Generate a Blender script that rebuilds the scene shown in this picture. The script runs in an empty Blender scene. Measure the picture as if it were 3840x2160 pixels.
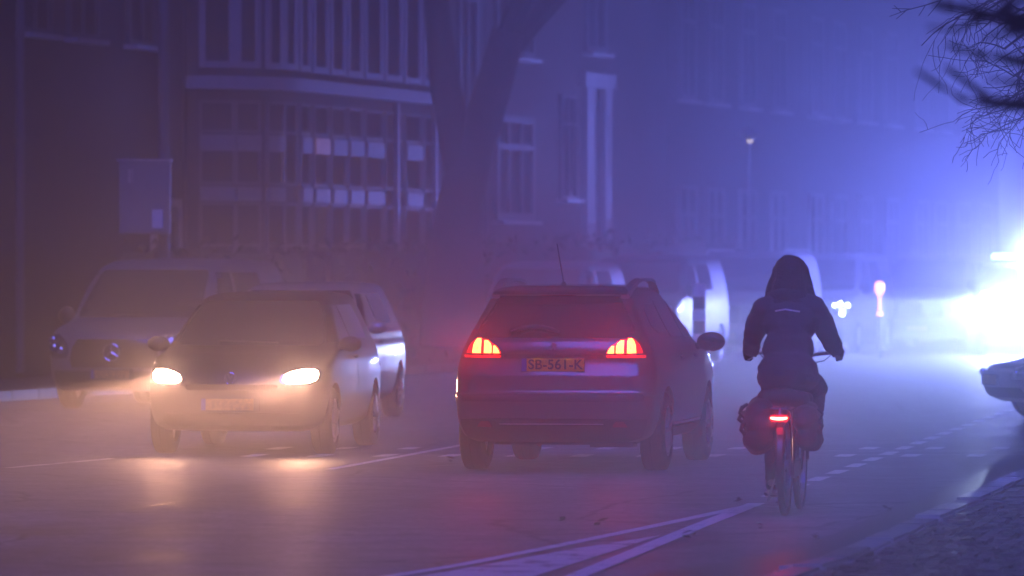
import bpy, bmesh, math, random
from math import sin, cos, pi, radians, tan, atan2, sqrt
from mathutils import Vector, Matrix, noise
from mathutils.bvhtree import BVHTree

sc = bpy.context.scene
COL = sc.collection
random.seed(7)

# ------------------------------------------------------------------ camera
EYE = 1.69
FPX = 200 / 36 * 3840
cam_d = bpy.data.cameras.new("camera")
cam_d.lens, cam_d.sensor_width = 200, 36
cam_d.clip_start, cam_d.clip_end = 0.5, 2000
cam_d.dof.use_dof = True
cam_d.dof.focus_distance = 44
cam_d.dof.aperture_fstop = 3.6
cam = bpy.data.objects.new("camera", cam_d)
COL.objects.link(cam)
cam.location = (0, 0, EYE)
cam.rotation_euler = (radians(90 - 0.215), 0, 0)
sc.camera = cam

# ------------------------------------------------------------------ sky (blue hour under thick fog)
SKY = 0.006
world = bpy.data.worlds.new("World")
sc.world = world
world.use_nodes = True
wn, wl = world.node_tree.nodes, world.node_tree.links
wn.clear()
sky_t = wn.new("ShaderNodeTexSky")
sky_t.sky_type = "NISHITA"
sky_t.sun_disc = False
sky_t.sun_elevation = radians(50.0)
sky_t.sun_rotation = radians(180)
tint = wn.new("ShaderNodeMix")
tint.data_type, tint.blend_type = "RGBA", "MULTIPLY"
tint.inputs[0].default_value = 1
tint.inputs[7].default_value = (0.22, 0.13, 1.0, 1)
bg = wn.new("ShaderNodeBackground")
bg.inputs["Strength"].default_value = SKY
wo = wn.new("ShaderNodeOutputWorld")
wl.new(sky_t.outputs[0], tint.inputs[6])
wl.new(tint.outputs[2], bg.inputs["Color"])
wl.new(bg.outputs[0], wo.inputs["Surface"])

# soft blue fill added from high behind the viewer to light near things
sun_d = bpy.data.lights.new("fill_sun", "SUN")
sun_d.energy = 2.5
sun_d.angle = radians(40)
sun_d.color = (0.12, 0.135, 1.0)
sun_o = bpy.data.objects.new("fill_sun", sun_d)
COL.objects.link(sun_o)
sun_o.rotation_euler = (radians(40), 0, radians(0))

sc.view_settings.view_transform = "Standard"
sc.view_settings.look = "None"
sc.view_settings.exposure = 0
sc.view_settings.gamma = 1
sc.view_settings.use_curve_mapping = False
sc.render.engine = "CYCLES"
cy = sc.cycles
cy.use_denoising = True
try:
    cy.denoiser = "OPENIMAGEDENOISE"
except Exception:
    pass
cy.max_bounces = 5
cy.diffuse_bounces = 2
cy.glossy_bounces = 3
cy.transmission_bounces = 3
cy.volume_bounces = 0
cy.transparent_max_bounces = 4
cy.use_adaptive_sampling = False
cy.sample_clamp_indirect = 4
cy.caustics_reflective = False
cy.caustics_refractive = False

FOG = 0.0095          # extinction per metre
FOG_G = 0.86
# lamp strengths (watts for lamps, radiance for lit lenses)
BEAM_W = 3700
LENS = 260
TAIL = 50
BIKE = 100
RED_W = 90
BLUE_W = 10800
WHITE_W = 5800


def P(px, py, d):
    """point seen at photo pixel (3840 wide) px, py at depth d"""
    s = FPX / d
    return Vector(((px - 1920) / s, d, EYE - (py - 1000) / s))


def G(px, py):
    """ground point under photo pixel"""
    d = EYE * FPX / (py - 1000)
    return Vector(((px - 1920) / FPX * d, d, 0))


# ------------------------------------------------------------------ materials
MATS = {}


def mat(name, color=(0.5, 0.5, 0.5), rough=0.5, metal=0.0, spec=0.5, coat=0.0, emit=None, strength=0.0,
        vary=0.0, vscale=5.0, bump=0.0, bscale=40.0, rvary=0.0):
    m = bpy.data.materials.new(name)
    MATS[name] = m
    m.use_nodes = True
    nt = m.node_tree
    b = nt.nodes["Principled BSDF"]
    c = tuple(color) + (1,)
    b.inputs["Base Color"].default_value = c
    b.inputs["Roughness"].default_value = rough
    b.inputs["Metallic"].default_value = metal
    b.inputs["Specular IOR Level"].default_value = spec
    b.inputs["Coat Weight"].default_value = coat
    b.inputs["Coat Roughness"].default_value = 0.06
    if emit:
        b.inputs["Emission Color"].default_value = tuple(emit) + (1,)
        b.inputs["Emission Strength"].default_value = strength
    if vary or bump or rvary:
        tc = nt.nodes.new("ShaderNodeTexCoord")
    if vary or rvary:
        n = nt.nodes.new("ShaderNodeTexNoise")
        n.inputs["Scale"].default_value = vscale
        n.inputs["Detail"].default_value = 6
        nt.links.new(tc.outputs["Object"], n.inputs["Vector"])
    if vary:
        r = nt.nodes.new("ShaderNodeValToRGB")
        r.color_ramp.elements[0].position = 0.3
        r.color_ramp.elements[1].position = 0.7
        r.color_ramp.elements[0].color = tuple(max(0, x * (1 - vary)) for x in color) + (1,)
        r.color_ramp.elements[1].color = tuple(min(1, x * (1 + vary)) for x in color) + (1,)
        nt.links.new(n.outputs["Fac"], r.inputs["Fac"])
        nt.links.new(r.outputs["Color"], b.inputs["Base Color"])
    if rvary:
        mr = nt.nodes.new("ShaderNodeMapRange")
        mr.inputs["From Min"].default_value = 0.3
        mr.inputs["From Max"].default_value = 0.7
        mr.inputs["To Min"].default_value = max(0.02, rough - rvary)
        mr.inputs["To Max"].default_value = min(1, rough + rvary)
        nt.links.new(n.outputs["Fac"], mr.inputs["Value"])
        nt.links.new(mr.outputs["Result"], b.inputs["Roughness"])
    if bump:
        n2 = nt.nodes.new("ShaderNodeTexNoise")
        n2.inputs["Scale"].default_value = bscale
        n2.inputs["Detail"].default_value = 4
        nt.links.new(tc.outputs["Object"], n2.inputs["Vector"])
        bp = nt.nodes.new("ShaderNodeBump")
        bp.inputs["Strength"].default_value = bump
        bp.inputs["Distance"].default_value = 0.02
        nt.links.new(n2.outputs["Fac"], bp.inputs["Height"])
        nt.links.new(bp.outputs["Normal"], b.inputs["Normal"])
    return m


def asphalt_mat(name, paint=None):
    """damp asphalt: stone grain, patches of wear; with PAINT, a worn paint film over it"""
    m = bpy.data.materials.new(name)
    MATS[name] = m
    m.use_nodes = True
    nt, L = m.node_tree, m.node_tree.links
    b = nt.nodes["Principled BSDF"]
    tc = nt.nodes.new("ShaderNodeTexCoord")

    def noise_n(scale, detail=5, rough=0.6):
        n = nt.nodes.new("ShaderNodeTexNoise")
        n.inputs["Scale"].default_value = scale
        n.inputs["Detail"].default_value = detail
        n.inputs["Roughness"].default_value = rough
        L.new(tc.outputs["Object"], n.inputs["Vector"])
        return n

    def ramp(src, p0, p1, c0, c1):
        r = nt.nodes.new("ShaderNodeValToRGB")
        r.color_ramp.elements[0].position, r.color_ramp.elements[1].position = p0, p1
        r.color_ramp.elements[0].color = tuple(c0) + (1,)
        r.color_ramp.elements[1].color = tuple(c1) + (1,)
        L.new(src, r.inputs["Fac"])
        return r
    big, grain = noise_n(0.35), noise_n(14, 10, 0.85)
    r1 = ramp(grain.outputs["Fac"], 0.38, 0.62, (0.07, 0.07, 0.072), (0.30, 0.30, 0.296))
    r2a = ramp(big.outputs["Fac"], 0.3, 0.7, (0.62,) * 3, (1.25,) * 3)
    mp = nt.nodes.new("ShaderNodeMapping")                 # lanes worn along the street
    mp.inputs["Rotation"].default_value = (0, 0, radians(12))
    mp.inputs["Scale"].default_value = (1.1, 0.03, 1)
    L.new(tc.outputs["Object"], mp.inputs["Vector"])
    lane = noise_n(1.0, 3)
    L.new(mp.outputs[0], lane.inputs["Vector"])
    rl = ramp(lane.outputs["Fac"], 0.35, 0.65, (0.78,) * 3, (1.15,) * 3)
    vo = nt.nodes.new("ShaderNodeTexVoronoi")              # fine cracks
    vo.feature = "DISTANCE_TO_EDGE"
    vo.inputs["Scale"].default_value = 0.42
    wob = nt.nodes.new("ShaderNodeMix")
    wob.data_type = "VECTOR"
    wob.inputs[0].default_value = 0.22
    L.new(tc.outputs["Object"], wob.inputs[4])
    wn_ = noise_n(1.6, 6)
    L.new(wn_.outputs["Color"], wob.inputs[5])
    L.new(wob.outputs[1], vo.inputs["Vector"])
    rc = ramp(vo.outputs["Distance"], 0.003, 0.010, (0.35,) * 3, (1.0,) * 3)
    r2 = r2a
    mid = noise_n(2.2, 4, 0.7)
    rm_ = ramp(mid.outputs["Fac"], 0.36, 0.64, (0.72,) * 3, (1.22,) * 3)
    for extra in (rl, rc, rm_):
        mm = nt.nodes.new("ShaderNodeMix")
        mm.data_type, mm.blend_type = "RGBA", "MULTIPLY"
        mm.inputs[0].default_value = 1
        L.new(r2.outputs[2 if r2.type == "MIX" else 0], mm.inputs[6])
        L.new(extra.outputs[0], mm.inputs[7])
        r2 = mm
    mx = nt.nodes.new("ShaderNodeMix")
    mx.data_type, mx.blend_type = "RGBA", "MULTIPLY"
    mx.inputs[0].default_value = 1
    L.new(r1.outputs[0], mx.inputs[6])
    L.new(r2.outputs[2], mx.inputs[7])
    out = mx.outputs[2]
    if paint:
        wear = noise_n(3.2, 10, 0.72)
        rw = ramp(wear.outputs["Fac"], paint[1], paint[1] + 0.07, (0, 0, 0), (1, 1, 1))
        m2 = nt.nodes.new("ShaderNodeMix")
        m2.data_type = "RGBA"
        L.new(rw.outputs[0], m2.inputs[0])
        L.new(out, m2.inputs[6])
        m2.inputs[7].default_value = tuple(paint[0]) + (1,)
        out = m2.outputs[2]
    L.new(out, b.inputs["Base Color"])
    mr = nt.nodes.new("ShaderNodeMapRange")
    mr.inputs["From Min"].default_value, mr.inputs["From Max"].default_value = 0.3, 0.7
    mr.inputs["To Min"].default_value, mr.inputs["To Max"].default_value = 0.46, 0.64
    L.new(big.outputs["Fac"], mr.inputs["Value"])
    L.new(mr.outputs[0], b.inputs["Roughness"])
    bp = nt.nodes.new("ShaderNodeBump")
    bp.inputs["Strength"].default_value = 0.3
    bp.inputs["Distance"].default_value = 0.004
    L.new(grain.outputs["Fac"], bp.inputs["Height"])
    L.new(bp.outputs["Normal"], b.inputs["Normal"])
    return m


def stone_mat(name, color, rough, spread):
    """stone whose shade differs from piece to piece"""
    m = mat(name, color, rough, vary=0.3, vscale=8, bump=0.4, bscale=50, rvary=0.1)
    nt = m.node_tree
    b = nt.nodes["Principled BSDF"]
    src = b.inputs["Base Color"].links[0].from_socket
    oi = nt.nodes.new("ShaderNodeObjectInfo")
    mr = nt.nodes.new("ShaderNodeMapRange")
    mr.inputs["To Min"].default_value, mr.inputs["To Max"].default_value = 1 - spread, 1 + spread
    nt.links.new(oi.outputs["Random"], mr.inputs["Value"])
    mx = nt.nodes.new("ShaderNodeMix")
    mx.data_type, mx.blend_type = "RGBA", "MULTIPLY"
    mx.inputs[0].default_value = 1
    nt.links.new(src, mx.inputs[6])
    nt.links.new(mr.outputs[0], mx.inputs[7])
    nt.links.new(mx.outputs[2], b.inputs["Base Color"])
    return m


asphalt_mat("asphalt")
stone_mat("kerb_dark", (0.22, 0.216, 0.21), 0.35, 0.45)
stone_mat("paver_one", (0.11, 0.08, 0.068), 0.42, 0.6)
asphalt_mat("road_paint", ((0.72, 0.72, 0.70), 0.36))
asphalt_mat("worn_paint", ((0.66, 0.66, 0.64), 0.40))
mat("tar", (0.012, 0.012, 0.013), 0.35)
mat("gutter", (0.05, 0.048, 0.046), 0.4, vary=0.4, vscale=6, bump=0.4, bscale=30)
mat("paver", (0.11, 0.08, 0.068), 0.45, vary=0.35, vscale=9, bump=0.5, bscale=60, rvary=0.12)
mat("kerb", (0.42, 0.41, 0.39), 0.45, vary=0.25, vscale=7, bump=0.3, bscale=40)
mat("earth", (0.035, 0.03, 0.024), 0.9, vary=0.4, vscale=3)
mat("grey_paint", (0.10, 0.097, 0.105), 0.30, 0.45, coat=0.8)
mat("pale_paint", (0.15, 0.15, 0.16), 0.5, 0.0, coat=0.1)
mat("dull_paint", (0.15, 0.15, 0.16), 0.55, 0.2, coat=0.1)
mat("dark_paint", (0.03, 0.03, 0.035), 0.45, 0.2, coat=0.15)
mat("silver_paint", (0.36, 0.36, 0.38), 0.32, 0.5, coat=0.7)
mat("white_paint", (0.72, 0.72, 0.72), 0.3, 0.0, coat=0.7)
mat("blue_paint", (0.05, 0.07, 0.13), 0.3, 0.3, coat=0.7)
mat("black_plastic", (0.016, 0.016, 0.017), 0.55, vary=0.3, vscale=20)
mat("gloss_black", (0.01, 0.01, 0.011), 0.16, coat=0.5)
mat("glass", (0.012, 0.013, 0.015), 0.06, spec=0.8)
mat("screen_glass", (0.03, 0.03, 0.033), 0.12, spec=0.9)
mat("tyre", (0.014, 0.014, 0.014), 0.75, bump=0.3, bscale=60)
mat("alloy", (0.42, 0.42, 0.44), 0.35, 0.9)
mat("chrome", (0.75, 0.75, 0.77), 0.14, 1.0)
mat("brushed", (0.55, 0.55, 0.58), 0.3, 1.0)
mat("lamp_glass", (0.35, 0.36, 0.38), 0.10, 0.9)
mat("red_lens", (0.30, 0.012, 0.012), 0.15, coat=0.6)
mat("amber_lens", (0.6, 0.2, 0.03), 0.15, coat=0.6)
mat("plate_yellow", (0.78, 0.46, 0.04), 0.45)
mat("plate_dim", (0.30, 0.20, 0.05), 0.5, vary=0.4, vscale=30)
mat("plate_blue", (0.02, 0.05, 0.38), 0.45)
mat("plate_ink", (0.012, 0.012, 0.012), 0.5)
mat("tail_lit", (0.2, 0.01, 0.01), 0.3, emit=(1, 0.055, 0.010), strength=TAIL)
mat("tail_soft", (0.3, 0.01, 0.01), 0.3, emit=(1, 0.012, 0.004), strength=1.6)
mat("bike_lit", (0.2, 0.01, 0.01), 0.3, emit=(1, 0.042, 0.022), strength=BIKE)
mat("head_lit", (0.6, 0.6, 0.6), 0.3, emit=(1, 0.52, 0.30), strength=LENS)
mat("cold_lit", (0.6, 0.6, 0.6), 0.3, emit=(0.62, 0.86, 1.0), strength=80)
mat("blue_lit", (0.05, 0.1, 0.5), 0.3, emit=(0.25, 0.5, 1.0), strength=14)
mat("amber_lit", (0.5, 0.2, 0.03), 0.3, emit=(1.0, 0.40, 0.16), strength=5)
mat("glint_glow", (0.6, 0.6, 0.6), 0.3, emit=(0.8, 0.93, 1.0), strength=22)  # emission standing in for reflected glints on a van's headlight
mat("lamp_lit", (0.6, 0.6, 0.6), 0.3, emit=(1.0, 0.85, 0.65), strength=1.8)
mat("room_lit", (0.4, 0.3, 0.2), 0.5, emit=(1.0, 0.32, 0.12), strength=0.09)
mat("bollard_white", (0.9, 0.88, 0.85), 0.4)
mat("bollard_black", (0.015, 0.015, 0.018), 0.45)
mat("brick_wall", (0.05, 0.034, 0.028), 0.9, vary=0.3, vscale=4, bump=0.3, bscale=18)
mat("plaster", (0.30, 0.28, 0.26), 0.85, vary=0.15, vscale=2)
mat("white_wood", (0.34, 0.335, 0.33), 0.55, vary=0.08, vscale=6)
mat("white_panel", (0.27, 0.265, 0.26), 0.55, vary=0.08, vscale=6)
mat("old_wood", (0.14, 0.135, 0.13), 0.6, vary=0.1, vscale=6)
mat("dark_wood", (0.05, 0.055, 0.06), 0.45)
mat("roof_tile", (0.06, 0.045, 0.04), 0.8, vary=0.3, vscale=3)
mat("window_pane", (0.010, 0.010, 0.012), 0.4, spec=0.0)
mat("cabinet_grey", (0.22, 0.225, 0.23), 0.5, vary=0.1, vscale=4)
mat("plate_lamp", (0.6, 0.6, 0.6), 0.4, emit=(1.0, 0.62, 0.4), strength=9)
mat("steel_post", (0.13, 0.14, 0.15), 0.5, 0.4)
mat("notice", (0.75, 0.75, 0.73), 0.6)
mat("bark", (0.045, 0.038, 0.032), 0.9, vary=0.4, vscale=8, bump=0.6, bscale=20)
mat("leaf_dark", (0.035, 0.05, 0.02), 0.7, vary=0.4, vscale=2)
mat("dead_leaf", (0.05, 0.03, 0.015), 0.7)
mat("jacket", (0.055, 0.052, 0.066), 0.75, vary=0.25, vscale=7, bump=0.5, bscale=14)
mat("trousers", (0.02, 0.02, 0.026), 0.8, bump=0.4, bscale=20)
mat("hair", (0.010, 0.008, 0.007), 0.5, bump=0.6, bscale=70)
mat("skin", (0.48, 0.30, 0.23), 0.55)
mat("scarf", (0.025, 0.022, 0.03), 0.9, bump=0.7, bscale=45)
mat("glove", (0.018, 0.018, 0.022), 0.7, bump=0.3, bscale=60)
mat("strip", (0.8, 0.8, 0.82), 0.3, 0.3)
mat("shoe", (0.03, 0.03, 0.035), 0.6)
mat("sole", (0.75, 0.75, 0.73), 0.55)
mat("bag", (0.018, 0.018, 0.02), 0.65, bump=0.5, bscale=16)
mat("bike_paint", (0.015, 0.015, 0.017), 0.3, coat=0.5)
M = MATS

# ------------------------------------------------------------------ helpers


def thing(name, label, cat, loc=(0, 0, 0), rot=0.0, group=None):
    o = bpy.data.objects.new(name, None)
    o.empty_display_size = 0.2
    COL.objects.link(o)
    o.location = loc
    o.rotation_euler = (0, 0, rot)
    o["label"], o["category"] = label, cat
    if group:
        o["group"] = group
    return o


def tag(o, label=None, cat=None, group=None, kind=None):
    for k, v in (("label", label), ("category", cat), ("group", group), ("kind", kind)):
        if v:
            o[k] = v
    return o


def link(name, me, m, parent=None):
    o = bpy.data.objects.new(name, me)
    COL.objects.link(o)
    if m is not None:
        if isinstance(m, str):
            m = M[m]
        if not me.materials:
            me.materials.append(m)
    if parent:
        o.parent = parent
    return o


def obj(name, vf, m, parent=None, smooth=False, angle=None):
    me = bpy.data.meshes.new(name)
    me.from_pydata([tuple(v) for v in vf[0]], [], vf[1])
    me.validate()
    if smooth:
        for p in me.polygons:
            p.use_smooth = True
        if angle:
            me.set_sharp_from_angle(angle=radians(angle))
    me.update()
    return link(name, me, m, parent)


def copy_tree(o, parent=None):
    c = o.copy()
    COL.objects.link(c)
    if parent:
        c.parent = parent
    for ch in list(o.children):
        copy_tree(ch, c)
    return c


class MB:
    """collects pieces of ONE mesh"""

    def __init__(self):
        self.v, self.f = [], []

    def add(self, vs, fs):
        b = len(self.v)
        self.v += [Vector(v) for v in vs]
        self.f += [tuple(b + i for i in f) for f in fs]
        return self

    def box(self, c, s, rot=0.0, bev=0.0):
        cx, cy_, cz = c
        hx, hy, hz = s[0] / 2, s[1] / 2, s[2] / 2
        if bev:
            bm = bmesh.new()
            bmesh.ops.create_cube(bm, size=1)
            for v in bm.verts:
                v.co = Vector((v.co.x * s[0], v.co.y * s[1], v.co.z * s[2]))
            bmesh.ops.bevel(bm, geom=bm.edges[:], offset=bev, segments=2, affect="EDGES")
            bm.verts.ensure_lookup_table()
            vs = [v.co.copy() for v in bm.verts]
            fs = [tuple(v.index for v in f.verts) for f in bm.faces]
            bm.free()
        else:
            vs = [Vector((x, y, z)) for z in (-hz, hz) for y in (-hy, hy) for x in (-hx, hx)]
            fs = [(0, 2, 3, 1), (4, 5, 7, 6), (0, 1, 5, 4), (2, 6, 7, 3), (0, 4, 6, 2), (1, 3, 7, 5)]
        if rot:
            R = Matrix.Rotation(rot, 3, "Z")
            vs = [R @ v for v in vs]
        return self.add([v + Vector(c) for v in vs], fs)

    def tube(self, pts, rads, n=8, cap=True):
        pts = [Vector(p) for p in pts]
        if not hasattr(rads, "__len__"):
            rads = [rads] * len(pts)
        rings, prev = [], None
        for i, p in enumerate(pts):
            t = (pts[min(i + 1, len(pts) - 1)] - pts[max(i - 1, 0)]).normalized()
            if prev is None:
                a = Vector((0, 0, 1)) if abs(t.z) < 0.9 else Vector((1, 0, 0))
                u = t.cross(a).normalized()
            else:
                u = (prev - t * prev.dot(t)).normalized()
            prev = u
            w = t.cross(u)
            rings.append([p + (u * cos(2 * pi * k / n) + w * sin(2 * pi * k / n)) * rads[i] for k in range(n)])
        vs = [v for r in rings for v in r]
        fs = []
        for i in range(len(pts) - 1):
            for k in range(n):
                k2 = (k + 1) % n
                fs.append((i * n + k, i * n + k2, (i + 1) * n + k2, (i + 1) * n + k))
        if cap:
            fs.append(tuple(range(n - 1, -1, -1)))
            fs.append(tuple((len(pts) - 1) * n + k for k in range(n)))
        return self.add(vs, fs)

    def ball(self, c, r, n=12, m=8):
        if not hasattr(r, "__len__"):
            r = (r, r, r)
        vs = [Vector((0, 0, -1))]
        for i in range(1, m):
            th = -pi / 2 + pi * i / m
            for k in range(n):
                vs.append(Vector((cos(th) * cos(2 * pi * k / n), cos(th) * sin(2 * pi * k / n), sin(th))))
        vs.append(Vector((0, 0, 1)))
        fs = [(0, 1 + (k + 1) % n, 1 + k) for k in range(n)]
        for i in range(m - 2):
            for k in range(n):
                a, b2 = 1 + i * n + k, 1 + i * n + (k + 1) % n
                fs.append((a, b2, b2 + n, a + n))
        e = len(vs) - 1
        fs += [(e, 1 + (m - 2) * n + k, 1 + (m - 2) * n + (k + 1) % n) for k in range(n)]
        return self.add([Vector((v.x * r[0], v.y * r[1], v.z * r[2])) + Vector(c) for v in vs], fs)

    def lathe(self, prof, n=28, axis="x", c=(0, 0, 0), closed=False):
        """prof: (axial, radius)"""
        vs, fs = [], []
        for a, r in prof:
            for k in range(n):
                t = 2 * pi * k / n
                if axis == "x":
                    vs.append(Vector((a, r * cos(t), r * sin(t))))
                elif axis == "y":
                    vs.append(Vector((r * cos(t), a, r * sin(t))))
                else:
                    vs.append(Vector((r * cos(t), r * sin(t), a)))
        N = len(prof)
        for i in range(N if closed else N - 1):
            j = (i + 1) % N
            for k in range(n):
                k2 = (k + 1) % n
                fs.append((i * n + k, i * n + k2, j * n + k2, j * n + k))
        return self.add([v + Vector(c) for v in vs], fs)

    def prism(self, poly, z0, z1):
        n = len(poly)
        vs = [Vector((x, y, z0)) for x, y in poly] + [Vector((x, y, z1)) for x, y in poly]
        fs = [tuple(range(n - 1, -1, -1)), tuple(range(n, 2 * n))]
        fs += [(k, (k + 1) % n, n + (k + 1) % n, n + k) for k in range(n)]
        return self.add(vs, fs)

    def vf(self):
        return self.v, self.f

    def build(self, name, m, parent=None, smooth=False, angle=35):
        return obj(name, self.vf(), m, parent, smooth, angle if smooth else None)


def pchip(vals, t):
    n = len(vals)
    i = min(int(t), n - 2)
    f = t - i
    d = [vals[k + 1] - vals[k] for k in range(n - 1)]

    def slope(k):
        if k == 0:
            return d[0]
        if k == n - 1:
            return d[-1]
        a, b = d[k - 1], d[k]
        return 0 if a * b <= 0 else 2 * a * b / (a + b)
    m0, m1 = slope(i), slope(i + 1)
    f2, f3 = f * f, f * f * f
    return (2 * f3 - 3 * f2 + 1) * vals[i] + (f3 - 2 * f2 + f) * m0 + (-2 * f3 + 3 * f2) * vals[i + 1] + (f3 - f2) * m1


def realize(o, mods):
    """apply modifiers without operators"""
    for f in mods:
        f(o)
    dg = bpy.context.evaluated_depsgraph_get()
    dg.update()
    me = bpy.data.meshes.new_from_object(o.evaluated_get(dg))
    old = o.data
    o.modifiers.clear()
    o.data = me
    bpy.data.meshes.remove(old)
    return o


# ------------------------------------------------------------------ haze and ground
E15 = radians(15)
STREET = Vector((sin(E15), cos(E15), 0))
hz = MB().box((25, 160, 7.6), (210, 356, 17.3)).build("haze", None)
hz["kind"] = "stuff"
hm = bpy.data.materials.new("haze")
hm.use_nodes = True
hm.node_tree.nodes.clear()
hv = hm.node_tree.nodes.new("ShaderNodeVolumePrincipled")
hv.inputs["Color"].default_value = (0.84, 0.88, 0.95, 1)
hv.inputs["Density"].default_value = FOG
hv.inputs["Anisotropy"].default_value = FOG_G
ho = hm.node_tree.nodes.new("ShaderNodeOutputMaterial")
hm.node_tree.links.new(hv.outputs[0], ho.inputs["Volume"])
hz.data.materials.append(hm)


def sheet(name, pts, z, m, kind="structure", parent=None):
    o = obj(name, ([Vector((p[0], p[1], z)) for p in pts], [tuple(range(len(pts)))]), m, parent)
    if o.data.polygons[0].normal.z < 0:
        o.data.flip_normals()
    if kind:
        o["kind"] = kind
    return o


def grid_sheet(name, x0, x1, y0, y1, nx, ny, z, m):
    vs = [Vector((x0 + (x1 - x0) * i / nx, y0 + (y1 - y0) * j / ny, z)) for j in range(ny + 1) for i in range(nx + 1)]
    fs = [(j * (nx + 1) + i, j * (nx + 1) + i + 1, (j + 1) * (nx + 1) + i + 1, (j + 1) * (nx + 1) + i) for j in range(ny) for i in range(nx)]
    o = obj(name, (vs, fs), m)
    o["kind"] = "structure"
    return o


grid_sheet("ground", -76, 126, -14, 334, 4, 6, -0.02, "earth")


def off(p, v, a=E15):
    """p moved v metres to the right of the street direction a"""
    return Vector((p[0] + cos(a) * v, p[1] - sin(a) * v, 0))


# asphalt carriageway, its right edge follows the kerb
A9 = radians(9.6)


def line_x(p0, a, y):
    return p0[0] + (y - p0[1]) * tan(a)


edge0 = G(3150, 2000)
KERB0 = Vector((edge0.x + 0.52, edge0.y, 0))
road_pts = [(-60, -12), (edge0.x + (-12 - edge0.y) * tan(A9) - 3.5, -12), (edge0.x + (24 - edge0.y) * tan(A9) - 1.6, 24), (edge0.x + (31 - edge0.y) * tan(A9) - 0.35, 31.5), (edge0.x + (34 - edge0.y) * tan(A9), 34),
            (line_x(edge0, A9, 330), 330), (-20, 330)]
lp = Vector((-7.3, 68, 0))
sheet("road", [(-74, -12)] + road_pts[1:6] + [(line_x(lp, E15, 330), 330), (line_x(lp, E15, -12), -12)], 0.0, "asphalt")
gut = [(p[0] - 0.02, p[1]) for p in road_pts[1:6]] + [(p[0] + 0.55 + (0.5 if p[1] < 33 else 0), p[1]) for p in reversed(road_pts[1:6])]
sheet("gutter", gut, 0.004, "gutter")


def stripe(a, b, w, z=0.008):
    d = (b - a).normalized()
    n = Vector((d.y, -d.x, 0)) * w / 2
    return [a - n, a + n, b + n, b - n]


def marking(name, polys, m, z=0.006):
    vs, fs = [], []
    for poly in polys:
        b = len(vs)
        vs += [Vector((p[0], p[1], z)) for p in poly]
        fs.append(tuple(range(b, b + len(poly))))
    o = obj(name, (vs, fs), m)
    o["kind"] = "structure"
    for p in o.data.polygons:
        if p.normal.z < 0:
            p.flip()
    return o


# converging solid lines, the worn triangle between them
la = [G(2838, 1893), G(2436, 1979), G(2070, 2054), G(1728, 2122), G(1492, 2160)]
la.append(la[-1] + (la[-1] - la[-2]).normalized() * 12)
marking("road_marking", [stripe(la[i], la[i + 1], 0.10) for i in range(5)], "road_paint", 0.0062)
lb = [G(2838, 1891), G(2622, 1976), G(2175, 2160)]
lb.append(lb[-1] + (lb[-1] - lb[-2]).normalized() * 14)
marking("road_marking", [stripe(lb[i], lb[i + 1], 0.125) for i in range(3)], "road_paint", 0.0086)
tip = G(2480, 2010)
bl, br_ = G(1660, 2150), G(2050, 2150)
marking("road_marking", [[tip, G(2150, 2062), bl, bl + (bl - tip) * 1.6, br_ + (br_ - tip) * 1.6, br_, G(2330, 2060)]], "worn_paint", 0.0062)
# dashed cycle-lane line
d0, d1 = G(2880, 1866), G(3640, 1592)
dd = (d1 - d0).normalized()
for k in range(22):
    a = d0 + dd * (k * 1.56)
    marking("lane_dash", [stripe(a, a + dd * 0.92, 0.12)], "road_paint", 0.0062)
# crossing: two fine lines and two rows of blocks
for yy in (1692, 1707):
    marking("road_marking", [stripe(G(1500, yy + 2), G(3900, yy + 1), 0.05)], "worn_paint", 0.0062)
for row, yc in ((0, 1684), (1, 1711)):
    for k in range(-9, 10):
        c = G(3170 + row * 0 + k * 246 + (90 if row == 0 else 0), yc)
        marking("crossing_block", [stripe(c - dd * 0.34, c + dd * 0.34, 0.15)], "worn_paint" if k % 3 else "road_paint", 0.0086)
marking("road_marking", [stripe(G(1235, 1763), G(1760, 1666), 0.09)], "road_paint", 0.0062)
marking("road_marking", [stripe(G(30, 1757), G(420, 1722), 0.09)], "worn_paint", 0.0062)
marking("tar_seam", [stripe(G(380, 1925), G(760, 1870), 0.035), stripe(G(760, 1870), G(1010, 1838), 0.03)], "tar", 0.005)

# left pavement with kerb, right pavement bed
lk = [lp, lp + STREET * 260]
sheet("pavement", [(-74, -12), (line_x(lp, E15, -12), -12), (line_x(lp, E15, 330), 330), (-74, 330)], 0.12, "earth")
kb = MB()
a0 = Vector((line_x(lp, E15, 30), 30, 0))
for k in range(160):
    c = a0 + STREET * (k * 1.0 + 0.5)
    kb.box((c.x, c.y, 0.065), (0.14, 0.985, 0.13), -E15, 0.012)
ko = kb.build("kerb", "gutter")
ko["kind"] = "structure"

# right kerb and brick paving: each stone its own object
rk_dir = Vector((sin(A9), cos(A9), 0))
pav_bed = [(p[0] + 0.5 + (0.5 if p[1] < 33 else 0), p[1]) for p in road_pts[1:6]]
right_paving = sheet("pavement", pav_bed + [(100, 330), (100, -12)], 0.028, "earth")
right_paving["label"] = "brick footway beside the road"


def box_mesh(name, s, bev, m):
    me = bpy.data.meshes.new(name)
    b = MB().box((0, 0, 0), s, 0, bev)
    me.from_pydata([tuple(v) for v in b.v], [], b.f)
    me.materials.append(M[m])
    return me


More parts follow.
